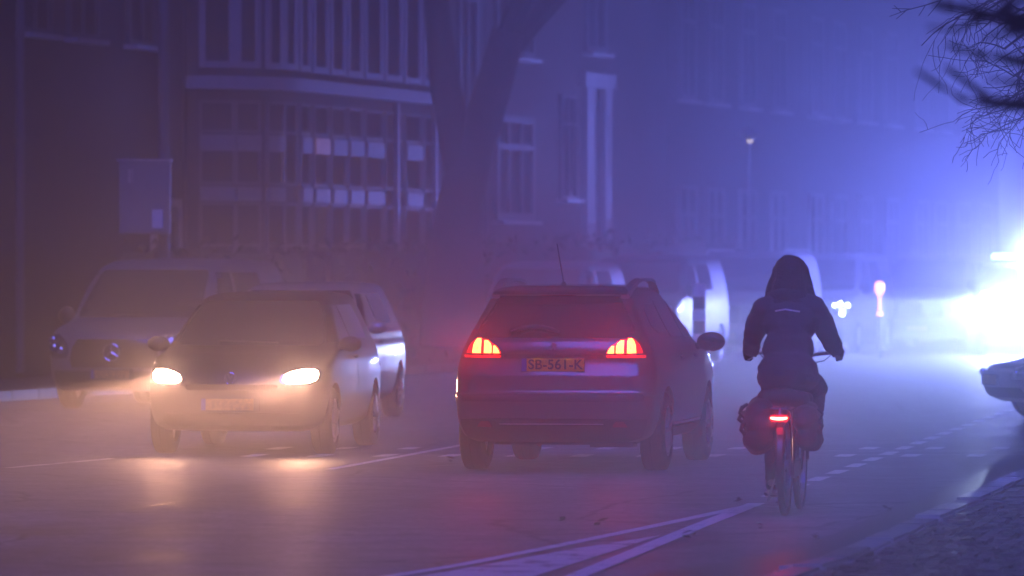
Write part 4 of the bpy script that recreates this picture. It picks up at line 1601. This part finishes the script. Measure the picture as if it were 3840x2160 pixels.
# near, out-of-focus tree whose lowest branches reach into the picture
D3 = 16.0
r = thing("bare_tree", "near leafless tree whose blurred lower branches hang into the upper right", "tree", (4.7, 16.6, 0), 0, None)
o3 = Vector((4.7, 16.6, 0))
MB().tube([(0, 0, 0), (.02, 0, 1.5), (-.05, .05, 3.2), (.05, 0, 5.5), (0, .1, 8)], [.22, .18, .16, .13, .08], 12).build("trunk", "bark", r, True, 60)
cr = MB()
for pl, rr in (([(4600, -120), (4100, -40), (3840, 90), (3700, 55), (3560, 25), (3510, 15)], .028), ([(4300, 80), (3990, 150), (3800, 100), (3690, 45), (3600, 20)], .02),
               ([(4400, 330), (3960, 260), (3760, 215), (3680, 205), (3600, 185), (3555, 165)], .018), ([(4500, 520), (4000, 420), (3690, 385), (3610, 370), (3530, 325), (3440, 268)], .0165),
               ([(4500, 470), (3980, 400), (3720, 380), (3640, 320), (3550, 255)], .018), ([(3700, 60), (3650, 80), (3580, 112), (3480, 100)], .011), ([(4200, 300), (3900, 330), (3750, 300), (3700, 295)], .013),
               ([(4200, 100), (3900, 90), (3790, 50), (3760, -20)], .022), ([(4000, 160), (3850, 120), (3720, 130), (3690, 150)], .012)):
    pts = [P(x, y_, D3 + .3 * sin(k * 2.1) + (x - 3700) * .0006) - o3 for k, (x, y_) in enumerate(pl)]
    h0_ = Vector((0, 0, min(7.5, pts[0].z + .9)))
    pts.insert(0, h0_.lerp(pts[0], .5) + Vector((0, rn_ := (len(pl) % 3 - 1) * .35, .30 + .12 * (len(pl) % 4))))
    pts.insert(0, h0_)
    n = len(pts)
    cr.tube(pts, [rr * .52 * (2.6 - 1.8 * k / (n - 1)) for k in range(n)], 7)
rn = random.Random(5)
for k in range(16):
    grow(cr, Vector((0, 0, rn.uniform(4, 7.8))), Vector((rn.gauss(0, 1), rn.gauss(0, 1), rn.uniform(.2, .9))).normalized(), .05, 3, rn, 1.5)
cr.build("crown", "bark", r)

# tree at the focus distance with fine drooping twigs
D4 = 43
o4 = Vector((5.6, 44.5, 0))
r = thing("bare_tree", "leafless kerbside tree with sharp fine twigs drooping at the upper right edge", "tree", o4, 0, None)
MB().tube([(0, 0, 0), (.05, 0, 1.8), (0, .05, 3.8), (.1, 0, 6.5), (0, .1, 9)], [.26, .2, .17, .12, .06], 14).build("trunk", "bark", r, True, 60)
cr = MB()
rn = random.Random(21)


def twig(p, d, r, n, seg, gen, sag):
    pts, rad = [p], [r]
    for k in range(n):
        d = (d + Vector((rn.gauss(0, .22), rn.gauss(0, .15), rn.gauss(0, .2) - sag))).normalized()
        p = p + d * seg
        pts.append(p)
        rad.append(max(.0022, r * (1 - .6 * (k + 1) / n)))
        if gen > 0 and rn.random() < .62:
            dd2 = (d + Vector((rn.gauss(0, .7), rn.gauss(0, .5), rn.gauss(-.1, .6)))).normalized()
            twig(p, dd2, max(.0026, rad[-1] * .7), rn.randint(3, 6), seg * .75, gen - 1, sag * .6)
    cr.tube(pts, rad, 4)


starts = [((3900, -40), (-1, 0, .05), .010, 8, .13), ((3880, 60), (-1, 0, -.1), .008, 5, .10), ((3900, 150), (-.8, 0, -.4), .007, 5, .10), ((3870, 230), (-.6, 0, -.6), .008, 5, .09), ((3900, 300), (-1, 0, -.3), .007, 5, .09),
          ((3880, 330), (-.9, 0, .3), .006, 4, .09), ((3860, 360), (-.8, 0, -.6), .007, 6, .08), ((3850, 400), (-.5, 0, -.8), .006, 5, .07), ((3860, 340), (-1, 0, -.15), .007, 7, .09), ((3870, 20), (-1, 0, .25), .008, 5, .1),
          ((3870, 280), (-.3, 0, -1), .007, 6, .07), ((3900, 420), (-.8, 0, -.4), .006, 6, .07), ((3860, 180), (-.5, 0, -.9), .008, 7, .08), ((3840, 100), (-.7, 0, .1), .007, 6, .07)]
for k in range(20):
    yy_ = rn.choice((rn.uniform(-40, 130), rn.uniform(100, 430)))
    starts.append(((rn.uniform(3760, 3960) - (70 if yy_ < 100 else 0), yy_), (-rn.uniform(.3, 1), rn.gauss(0, .2), rn.uniform(-.8, .5)), rn.uniform(.005, .009), rn.randint(3, 5), rn.uniform(.05, .085)))
for (x, y_), d, rr, n, sg in starts:
    p = P(x, y_, D4) - o4
    hub = Vector((.05, 0, p.z + rn.uniform(.4, 1.4)))
    cr.tube([hub, hub.lerp(p, .5) + Vector((0, 0, .25)), p], [.03, .02, rr * 1.2], 6)
    twig(p, Vector(d).normalized(), rr * .9, n, sg, 2, .05)
# the long level twig at the top
pts = [P(x, y_, D4) - o4 for x, y_ in ((3900, -60), (3600, -30), (3530, 0), (3470, 20), (3400, 38), (3335, 62))]
cr.tube(pts, [.014, .008, .006, .005, .004, .0025], 5)
for a, b_ in (((3400, 38), (3360, 72)), ((3470, 20), (3445, 60)), ((3420, 34), (3345, 32)), ((3530, 0), (3480, 60)), ((3380, 46), (3352, 20))):
    cr.tube([P(*a, D4) - o4, P(*b_, D4) - o4], [.004, .0025], 4)
for k in range(14):
    grow(cr, Vector((.05, 0, rn.uniform(4.6, 8.8))), Vector((rn.gauss(0, 1), rn.gauss(0, 1), rn.uniform(.1, .8))).normalized(), .06, 4, rn, 1.7)
cr.build("crown", "bark", r)

# one pale stone where the kerb turns
g_ = G(3120, 2150)
ps = MB().box((0, 0, 0), (.34, .95, .12), 0, .03).build("kerbstone", "kerb", right_paving)
ps.location = (g_.x, g_.y, .0)
ps.rotation_euler = (0, 0, -radians(24))
ps["label"] = "pale worn kerbstone at the corner"

# fallen leaves on the asphalt
lv = [(2766, 1893), (2115, 1968), (2250, 1975), (2590, 2022), (2858, 1990), (3330, 1925), (3430, 1965), (3300, 2030), (2935, 1905), (1700, 1735), (3520, 1990), (3060, 2030)]
LB = ["beside the tip of the converging lines", "alone on the asphalt below the crossover", "paler, right of the leaf below the crossover", "between the two converging lines", "right of the converging lines", "on the dark asphalt near the gutter",
      "at the edge of the gutter", "low at the right before the kerb", "just left of the rear bicycle wheel", "on the road between the two lit cars", "in the gutter near the kerb", "below the bicycle wheel"]
for k, (x, y_) in enumerate(lv):
    g_ = G(x, y_)
    l_ = MB()
    a = random.uniform(0, 6)
    for j in range(3):
        w_ = random.uniform(.025, .045)
        c_ = Vector((random.uniform(-.025, .025), random.uniform(-.025, .025), .012 + .014 * j))
        t_ = Vector((cos(a + j), sin(a + j), .25)) * w_
        n_ = Vector((-sin(a + j), cos(a + j), .35)) * w_ * .6
        l_.add([c_ - t_, c_ + n_, c_ + t_, c_ - n_], [(0, 1, 2, 3)])
    lo = l_.build("fallen_leaf", "dead_leaf")
    lo.location = (g_.x, g_.y, .006)
    tag(lo, "small dark fallen leaf " + LB[k], "leaf", "fallen leaves on the road")

# ------------------------------------------------------------------ cyclist: bicycle, panniers, rider
rw = G(2943, 1935)
BROT = -radians(8.2)
bk = thing("bicycle", "dark upright city bicycle with a glowing red rear light under the rider", "bicycle", rw, BROT)
WR = .35


def bike_wheel(y, steer=0.0):
    t = MB().lathe([(-.020, WR - .045), (-.024, WR - .02), (-.016, WR - .004), (0, WR), (.016, WR - .004), (.024, WR - .02), (.020, WR - .045)], 40, "x", closed=True)
    w = t.build("wheel", "tyre", bk, True)
    MB().lathe([(-.014, WR - .045), (-.014, WR - .062), (.014, WR - .062), (.014, WR - .045)], 40, "x").build("rim", "brushed", w, True)
    sp = MB()
    for k in range(28):
        a = 2 * pi * k / 28
        s = .02 if k % 2 else -.02
        sp.tube([(s, .02 * cos(a + .6), .02 * sin(a + .6)), (0, (WR - .06) * cos(a), (WR - .06) * sin(a))], .0014, 4)
    sp.lathe([(-.035, .018), (-.028, .028), (.028, .028), (.035, .018)], 14, "x")
    sp.build("spokes", "brushed", w)
    w.location = (0, y, WR)
    return w


bike_wheel(0)
WB = 1.10
bike_wheel(WB)
f = MB()
f.tube([(0, .46, .30), (0, .30, .62), (0, .225, .86)], .017, 8)                 # seat tube
f.tube([(0, .46, .30), (0, .70, .42), (0, .84, .62)], .021, 8)                  # low step-through tube
f.tube([(0, .30, .60), (0, .60, .58), (0, .85, .72)], .017, 8)
f.tube([(0, .83, .58), (0, .80, .98)], .021, 8)
for s in (1, -1):
    f.tube([(s * .06, 0, WR), (s * .045, .25, .32), (s * .03, .46, .30)], .010, 6)
    f.tube([(s * .06, 0, WR), (s * .04, .20, .60), (s * .012, .27, .72)], .009, 6)
    f.tube([(s * .055, WB, WR), (s * .055, WB - .06, .55), (s * .03, .845, .70), (0, .84, .66)], .012, 6)
f.build("frame", "bike_paint", bk, True, 60)
MB().ball((0, .20, .915), (.095, .13, .035), 16, 8).tube([(0, .225, .84), (0, .22, .90)], .015, 8).build("saddle", "black_plastic", bk, True, 70)
hb_ = MB()
for s in (1, -1):
    hb_.tube([(0, .80, 1.06), (s * .12, .84, 1.08), (s * .235, .81, 1.095), (s * .285, .72, 1.088), (s * .305, .62, 1.075)], [.0125] * 5, 8)
hb_.tube([(0, .805, .95), (0, .80, 1.07)], .016, 8)
hbo = hb_.build("handlebar", "brushed", bk, True, 60)
for s in (1, -1):
    MB().tube([(s * .287, .72, 1.088), (s * .307, .60, 1.073)], .018, 8).build("grip", "black_plastic", hbo, True)
    MB().tube([(s * .25, .80, 1.085), (s * .20, .76, 1.04), (s * .10, .79, 1.02), (s * .03, .83, .95)], .004, 5).build("cable", "black_plastic", hbo, True)
MB().tube([(-.28, .70, 1.085), (-.31, .60, 1.045)], .008, 6).build("brake_lever", "brushed", hbo, True)


def fender(y, a0, a1):
    m_ = MB()
    vs, fs = [], []
    n = 22
    for k in range(n + 1):
        a = radians(a0 + (a1 - a0) * k / n)
        for x, rr in ((-.032, WR + .008), (-.018, WR + .022), (.018, WR + .022), (.032, WR + .008)):
            vs.append(Vector((x, y + rr * cos(a), WR + rr * sin(a))))
    for k in range(n):
        for j in range(3):
            fs.append((k * 4 + j, k * 4 + j + 1, k * 4 + 5 + j, k * 4 + 4 + j))
    m_.add(vs, fs)
    m_.build("fender", "bike_paint", bk, True)


fender(0, 50, 205)
fender(WB, 10, 150)
rack = MB()
for s in (1, -1):
    rack.tube([(s * .06, .24, .74), (s * .07, 0, .74), (s * .06, -.33, .735)], .007, 6)
    rack.tube([(s * .065, -.02, WR), (s * .07, -.12, .74)], .006, 6)
    rack.tube([(s * .065, 0, WR), (s * .07, .06, .74)], .006, 6)
rack.tube([(-.06, -.33, .735), (.06, -.33, .735)], .007, 6)
rack.build("luggage_rack", "bike_paint", bk, True)
tl = MB().box((0, -.375, .672), (.15, .055, .05), 0, .015).tube([(0, -.33, .735), (0, -.36, .69)], .012, 6).build("rear_light", "red_lens", bk, True)
MB().tube([(-.055, -.407, .675), (-.03, -.412, .671), (0, -.413, .669), (.03, -.412, .671), (.055, -.407, .675)], [.006, .009, .0095, .009, .006], 8).build("lit_strip", "bike_lit", tl, True)
bd_ = Vector((sin(BROT), -cos(BROT), 0))
beam("rear_light_glow", rw + Vector((0, 0, .672)) + bd_ * .44, bd_, RED_W * .26, (1, .004, .012), up=0.0, glare=1.0, tight=10.0, flat=14.0)
MB().box((0, -.352, .585), (.04, .012, .05), 0, .004).build("reflector", "red_lens", bk)
cr_ = MB()
cr_.lathe([(.035, .10), (.042, .10), (.042, .085), (.035, .085)], 24, "x", (0, .46, .295), closed=True)
cr_.tube([(-.07, .46, .295), (-.085, .48, .135)], .011, 6).tube([(.07, .46, .295), (.085, .44, .455)], .011, 6).tube([(-.07, .46, .295), (.07, .46, .295)], .014, 8)
cko = cr_.build("crankset", "black_plastic", bk, True)
MB().box((-.135, .48, .13), (.10, .09, .025), 0, .006).build("pedal", "black_plastic", cko)
MB().box((.135, .44, .455), (.10, .09, .025), 0, .006).build("pedal", "black_plastic", cko)
MB().box((.055, .24, .32), (.025, .58, .12), 0, .012).build("chain_case", "bike_paint", bk)
ks = MB().tube([(-.05, .05, .30), (-.13, .12, .10)], .008, 6)
ks.build("kickstand", "brushed", bk)


def blob(name, mb, m, parent, voxel=.008, smooth=2, lift=None):
    o = obj(name, mb.vf(), m, parent, True)
    rm = o.modifiers.new("r", "REMESH")
    rm.mode, rm.voxel_size = "VOXEL", voxel
    sm = o.modifiers.new("s", "SMOOTH")
    sm.factor, sm.iterations = .5, smooth
    dg = bpy.context.evaluated_depsgraph_get()
    dg.update()
    me = bpy.data.meshes.new_from_object(o.evaluated_get(dg))
    o.modifiers.clear()
    o.data = me
    if lift:
        for v in me.vertices:
            v.co += lift(v.co, v.normal)
    for p in me.polygons:
        p.use_smooth = True
    return o


def cap(mb, pts, rads, n=14):
    """rounded limb along pts"""
    pts = [Vector(p) for p in pts]
    mb.tube(pts, rads, n)
    for p, r_ in zip(pts, rads):
        mb.ball(p, r_ * .995, n, 8)


def folds(amp, sc_=9.0, zs=2.0):
    def f_(co, nn):
        q = Vector((co.x * sc_ * .6, co.y * sc_ * .6, co.z * sc_ * zs * .5))
        return nn * (amp * noise.noise(q) + amp * .5 * noise.noise(q * 2.3))
    return f_


# double pannier bag over the rack
pb = thing("pannier_bag", "bulging black double pannier with loose straps over the bicycle rack", "bag", rw, BROT)
for s, (w_, z0, z1) in ((-1, (.105, .46, .84)), (1, (.085, .47, .82))):
    b = MB()
    cap(b, [(s * .165, -.20, z0 + .07), (s * .18, -.02, z0 + .06), (s * .165, .14, z0 + .08)], [w_ * .95, w_ * 1.05, w_ * .9])
    cap(b, [(s * .15, -.20, z1 - .14), (s * .155, -.02, z1 - .12), (s * .15, .14, z1 - .14)], [w_ * .9, w_ * .98, w_ * .85])
    cap(b, [(s * .16, -.2, (z0 + z1) / 2), (s * .175, 0, (z0 + z1) / 2 - .02), (s * .16, .14, (z0 + z1) / 2)], [w_ * 1.0, w_ * 1.1, w_ * .95])
    blob("bag_half", b, "bag", pb, .012, 2, folds(.014, 10))
b = MB()
cap(b, [(-.12, -.10, .80), (0, -.10, .80), (.12, -.10, .79)], [.06, .06, .06])
cap(b, [(-.14, .05, .80), (0, .05, .81), (.14, .05, .79)], [.055, .06, .055])
blob("bridge_flap", b, "bag", pb, .012, 2, folds(.01, 10))
for k, (z, y_, l_) in enumerate(((.735, -.22, .03), (.69, -.20, .045), (.62, -.24, .015))):
    st = MB()
    st.tube([(-.23, y_, z + .03), (-.255 - l_ * .4, y_ - .01, z + .005), (-.26 - l_ * .7, y_ - .02, z - .03), (-.245 - l_ * .3, y_ - .01, z - .055), (-.25, y_, z - .07)], [.011, .016, .015, .016, .010], 6)
    st.build("strap", "bag", pb, True)
for z in (.70, .62):
    MB().tube([(.24, -.18, z + .03), (.275, -.19, z), (.262, -.19, z - .035), (.24, -.18, z - .05)], [.007, .010, .008, .006], 6).build("strap", "bag", pb, True)

# rider
pe = thing("person", "long haired person cycling away in dark coat with a thin reflective strip across the back", "person", rw, BROT)
J = dict(pel=(0, .24, .99), waist=(0, .28, 1.14), chest=(0, .34, 1.32), neck=(0, .385, 1.47), head=(0, .43, 1.635),
         shl=(-.165, .35, 1.425), shr=(.165, .35, 1.425), ell=(-.262, .44, 1.20), elr=(.255, .46, 1.21), wrl=(-.292, .60, 1.115), wrr=(.300, .60, 1.125),
         hil=(-.09, .25, .95), hir=(.09, .25, .95), knl=(-.115, .62, .60), knr=(.145, .70, .85), anl=(-.125, .44, .215), anr=(.135, .42, .545))
J = {k: Vector(v) for k, v in J.items()}
FINGERS = ((-.033, .030, .95), (-.011, .034, 1.0), (.011, .032, .97), (.032, .026, .82))


def hand(mb, s, grow_=0.0):
    """hand closed round the grip: palm, four curled fingers, thumb"""
    g0, g1 = Vector((s * .293, .685, 1.084)), Vector((s * .305, .61, 1.074))     # grip axis
    ax = (g0 - g1).normalized()
    mid = (g0 + g1) / 2
    up = Vector((0, 0, 1))
    out = (ax.cross(up)).normalized()
    if out.x * s < 0:
        out = -out
    # palm on top / outer side of the grip
    w = J["wrr"] if s > 0 else J["wrl"]
    palm = mid + up * .030 + out * .012
    cap(mb, [w, palm - ax * .030, palm + ax * .028], [.030 + grow_, .028 + grow_, .024 + grow_], 10)
    cap(mb, [palm - ax * .03 + out * .012, palm + ax * .03 + out * .014], [.022 + grow_, .020 + grow_], 10)
    for k, (t, l_, q) in enumerate(FINGERS):
        b0 = mid + ax * t
        R_ = .030
        r0 = .0095 + grow_
        pts = []
        for a in (65, 15, -45, -105):
            aa = radians(a)
            pts.append(b0 + out * (R_ * cos(aa) * q + .006) + up * (R_ * sin(aa)))
        cap(mb, pts, [r0 * 1.08, r0, r0 * .92, r0 * .8], 8)
    th = [palm + ax * .012 - out * .012, mid + ax * .045 - out * .026 + up * .012, mid + ax * .062 - out * .018 - up * .012]
    cap(mb, th, [.0125 + grow_, .0105 + grow_, .009 + grow_], 8)


body = MB()
cap(body, [J["pel"], J["waist"], J["chest"]], [.115, .105, .115])
body.ball(J["pel"] + Vector((0, -.02, -.01)), (.165, .13, .115), 18, 12)
body.ball(J["chest"] + Vector((0, 0, .02)), (.165, .11, .14), 18, 12)
cap(body, [J["shl"], J["chest"] + Vector((0, .01, .11)), J["shr"]], [.060, .075, .060])
cap(body, [J["chest"] + Vector((0, .01, .08)), J["neck"], J["head"] - Vector((0, .0, .05))], [.07, .052, .05])
body.ball(J["head"], (.076, .096, .112), 20, 14)
body.ball(J["head"] + Vector((0, .035, -.05)), (.058, .062, .062), 16, 10)       # jaw
cap(body, [J["head"] + Vector((0, .095, .015)), J["head"] + Vector((0, .113, -.022))], [.010, .015], 8)     # nose
for s in (1, -1):
    body.ball(J["head"] + Vector((s * .077, -.005, -.012)), (.010, .02, .032), 10, 8)      # ears
    body.ball(J["head"] + Vector((s * .032, .083, .012)), (.016, .012, .012), 10, 8)      # eyelids
body.ball(J["head"] + Vector((0, .096, -.052)), (.026, .010, .009), 10, 8)       # mouth
for a in ("l", "r"):
    cap(body, [J["sh" + a], J["el" + a], J["wr" + a]], [.056, .044, .030])
    cap(body, [J["hi" + a], J["kn" + a]], [.092, .062])
    cap(body, [J["kn" + a], (J["kn" + a] * .62 + J["an" + a] * .38) + Vector((0, -.02, 0)), J["an" + a]], [.060, .056, .038])
    foot = J["an" + a]
    cap(body, [foot + Vector((0, -.03, -.04)), foot + Vector((0, .12, -.065))], [.038, .030])
hand(body, 1)
hand(body, -1)
blob("body", body, "skin", pe, .0065, 3)

co = MB()
cap(co, [J["pel"] + Vector((0, 0, .0)), J["waist"], J["chest"]], [.14, .135, .15])
co.ball(J["pel"] + Vector((0, -.035, .0)), (.205, .165, .14), 22, 12)
co.ball(J["pel"] + Vector((0, -.01, -.06)), (.212, .17, .12), 22, 12)
co.ball((0, .27, 1.13), (.178, .14, .16), 20, 12)
co.ball(J["chest"] + Vector((0, -.005, .0)), (.196, .14, .17), 20, 12)
cap(co, [J["shl"] + Vector((.0, 0, -.01)), J["chest"] + Vector((0, .0, .125)), J["shr"] + Vector((0, 0, -.01))], [.080, .098, .080])
for a in ("l", "r"):
    sx = 1 if a == "r" else -1
    cap(co, [J["sh" + a] + Vector((sx * .005, 0, -.02)), (J["sh" + a] + J["el" + a]) / 2 + Vector((sx * .012, 0, 0)), J["el" + a], J["wr" + a] * .75 + J["el" + a] * .25, J["wr" + a] * .97 + J["el" + a] * .03], [.084, .078, .068, .060, .050])
coat = blob("coat", co, "jacket", pe, .010, 3, folds(.013, 11, 2.4))
# reflective strip across the shoulder blades
bv = BVHTree.FromPolygons([v.co for v in coat.data.vertices], [tuple(p.vertices) for p in coat.data.polygons])


def on_back(x, z, lift=.004):
    p, n_, i, _ = bv.ray_cast(Vector((x, -1, z)), Vector((0, 1, 0)))
    return p + Vector((0, -lift, 0)) if p else Vector((x, .15, z))


vs, fs = [], []
for k in range(15):
    x = -.088 + k * .0122
    z = 1.405 - .004 * abs(k - 6) * .5
    vs += [on_back(x, z), on_back(x, z - .011)]
for k in range(14):
    fs.append((2 * k, 2 * k + 1, 2 * k + 3, 2 * k + 2))
obj("reflective_strip", (vs, fs), "strip", coat)
tr = MB()
tr.ball(J["pel"] + Vector((0, -.01, -.05)), (.175, .14, .10), 18, 10)
for a in ("l", "r"):
    cap(tr, [J["hi" + a], J["kn" + a]], [.108, .082])
    cap(tr, [J["kn" + a], (J["kn" + a] * .6 + J["an" + a] * .4) + Vector((0, -.015, 0)), J["an" + a] + Vector((0, 0, .03))], [.080, .074, .052])
blob("trousers", tr, "trousers", pe, .010, 2, folds(.010, 12, 1.6))
for a, up in (("l", False), ("r", True)):
    ft = J["an" + a]
    b = MB()
    cap(b, [ft + Vector((0, -.035, -.02)), ft + Vector((0, .03, -.03)), ft + Vector((0, .15, -.062))], [.047, .047, .036])
    cap(b, [ft + Vector((0, -.02, .03)), ft + Vector((0, -.02, -.02))], [.044, .046])
    sh = blob("shoe", b, "shoe", pe, .008, 2)
    so = MB()
    so.box((0, 0, 0), (.088, .28, .030), 0, .013)
    R = Matrix.Translation(ft + Vector((0, .055, -.083))) @ Matrix.Rotation(radians(-7), 4, "X")
    obj("sole", ([R @ v for v in so.v], so.f), "sole", sh)
    hl_ = MB().box((0, 0, 0), (.05, .02, .045), 0, .008)
    R = Matrix.Translation(ft + Vector((0, -.082, -.005)))
    obj("heel_tab", ([R @ v for v in hl_.v], hl_.f), "sole", sh)
for s in (1, -1):
    gl = MB()
    hand(gl, s, .0035)
    w = J["wrr"] if s > 0 else J["wrl"]
    e = J["elr"] if s > 0 else J["ell"]
    cap(gl, [w * .85 + e * .15, w], [.046, .042], 10)
    blob("glove", gl, "glove", pe, .0055, 2)
# long hair falling over the scarf and shoulders
ha = MB()
h0 = J["head"]
ha.ball(h0 + Vector((0, -.012, .030)), (.112, .116, .108), 20, 14)
ha.ball(h0 + Vector((0, -.03, -.03)), (.115, .095, .12), 20, 14)
ha.ball(h0 + Vector((0, -.045, -.09)), (.132, .088, .12), 20, 14)
ha.ball(h0 + Vector((0, -.06, -.16)), (.150, .085, .10), 20, 12)
for s in (1, -1):
    cap(ha, [h0 + Vector((s * .080, .0, .03)), h0 + Vector((s * .112, -.01, -.08)), h0 + Vector((s * .140, -.02, -.16)), h0 + Vector((s * .155, -.03, -.22))], [.045, .048, .042, .022])
cap(ha, [h0 + Vector((-.13, -.06, -.15)), h0 + Vector((-.172, -.06, -.215)), h0 + Vector((-.192, -.07, -.225))], [.034, .016, .007])
cap(ha, [h0 + Vector((.13, -.05, -.10)), h0 + Vector((.162, -.05, -.16)), h0 + Vector((.168, -.06, -.21))], [.03, .02, .008])
blob("hair", ha, "hair", pe, .008, 2, folds(.008, 26, .6))
scf = MB()
ring = [(.10 * cos(a * pi / 8), .375 + .085 * sin(a * pi / 8) - .0, 1.468 - .02 * sin(a * pi / 8)) for a in range(17)]
cap(scf, ring, [.052] * 17, 10)
scf.ball((0, .285, 1.435), (.125, .05, .055), 16, 10)
blob("scarf", scf, "scarf", pe, .010, 2, folds(.010, 18, 1.0))
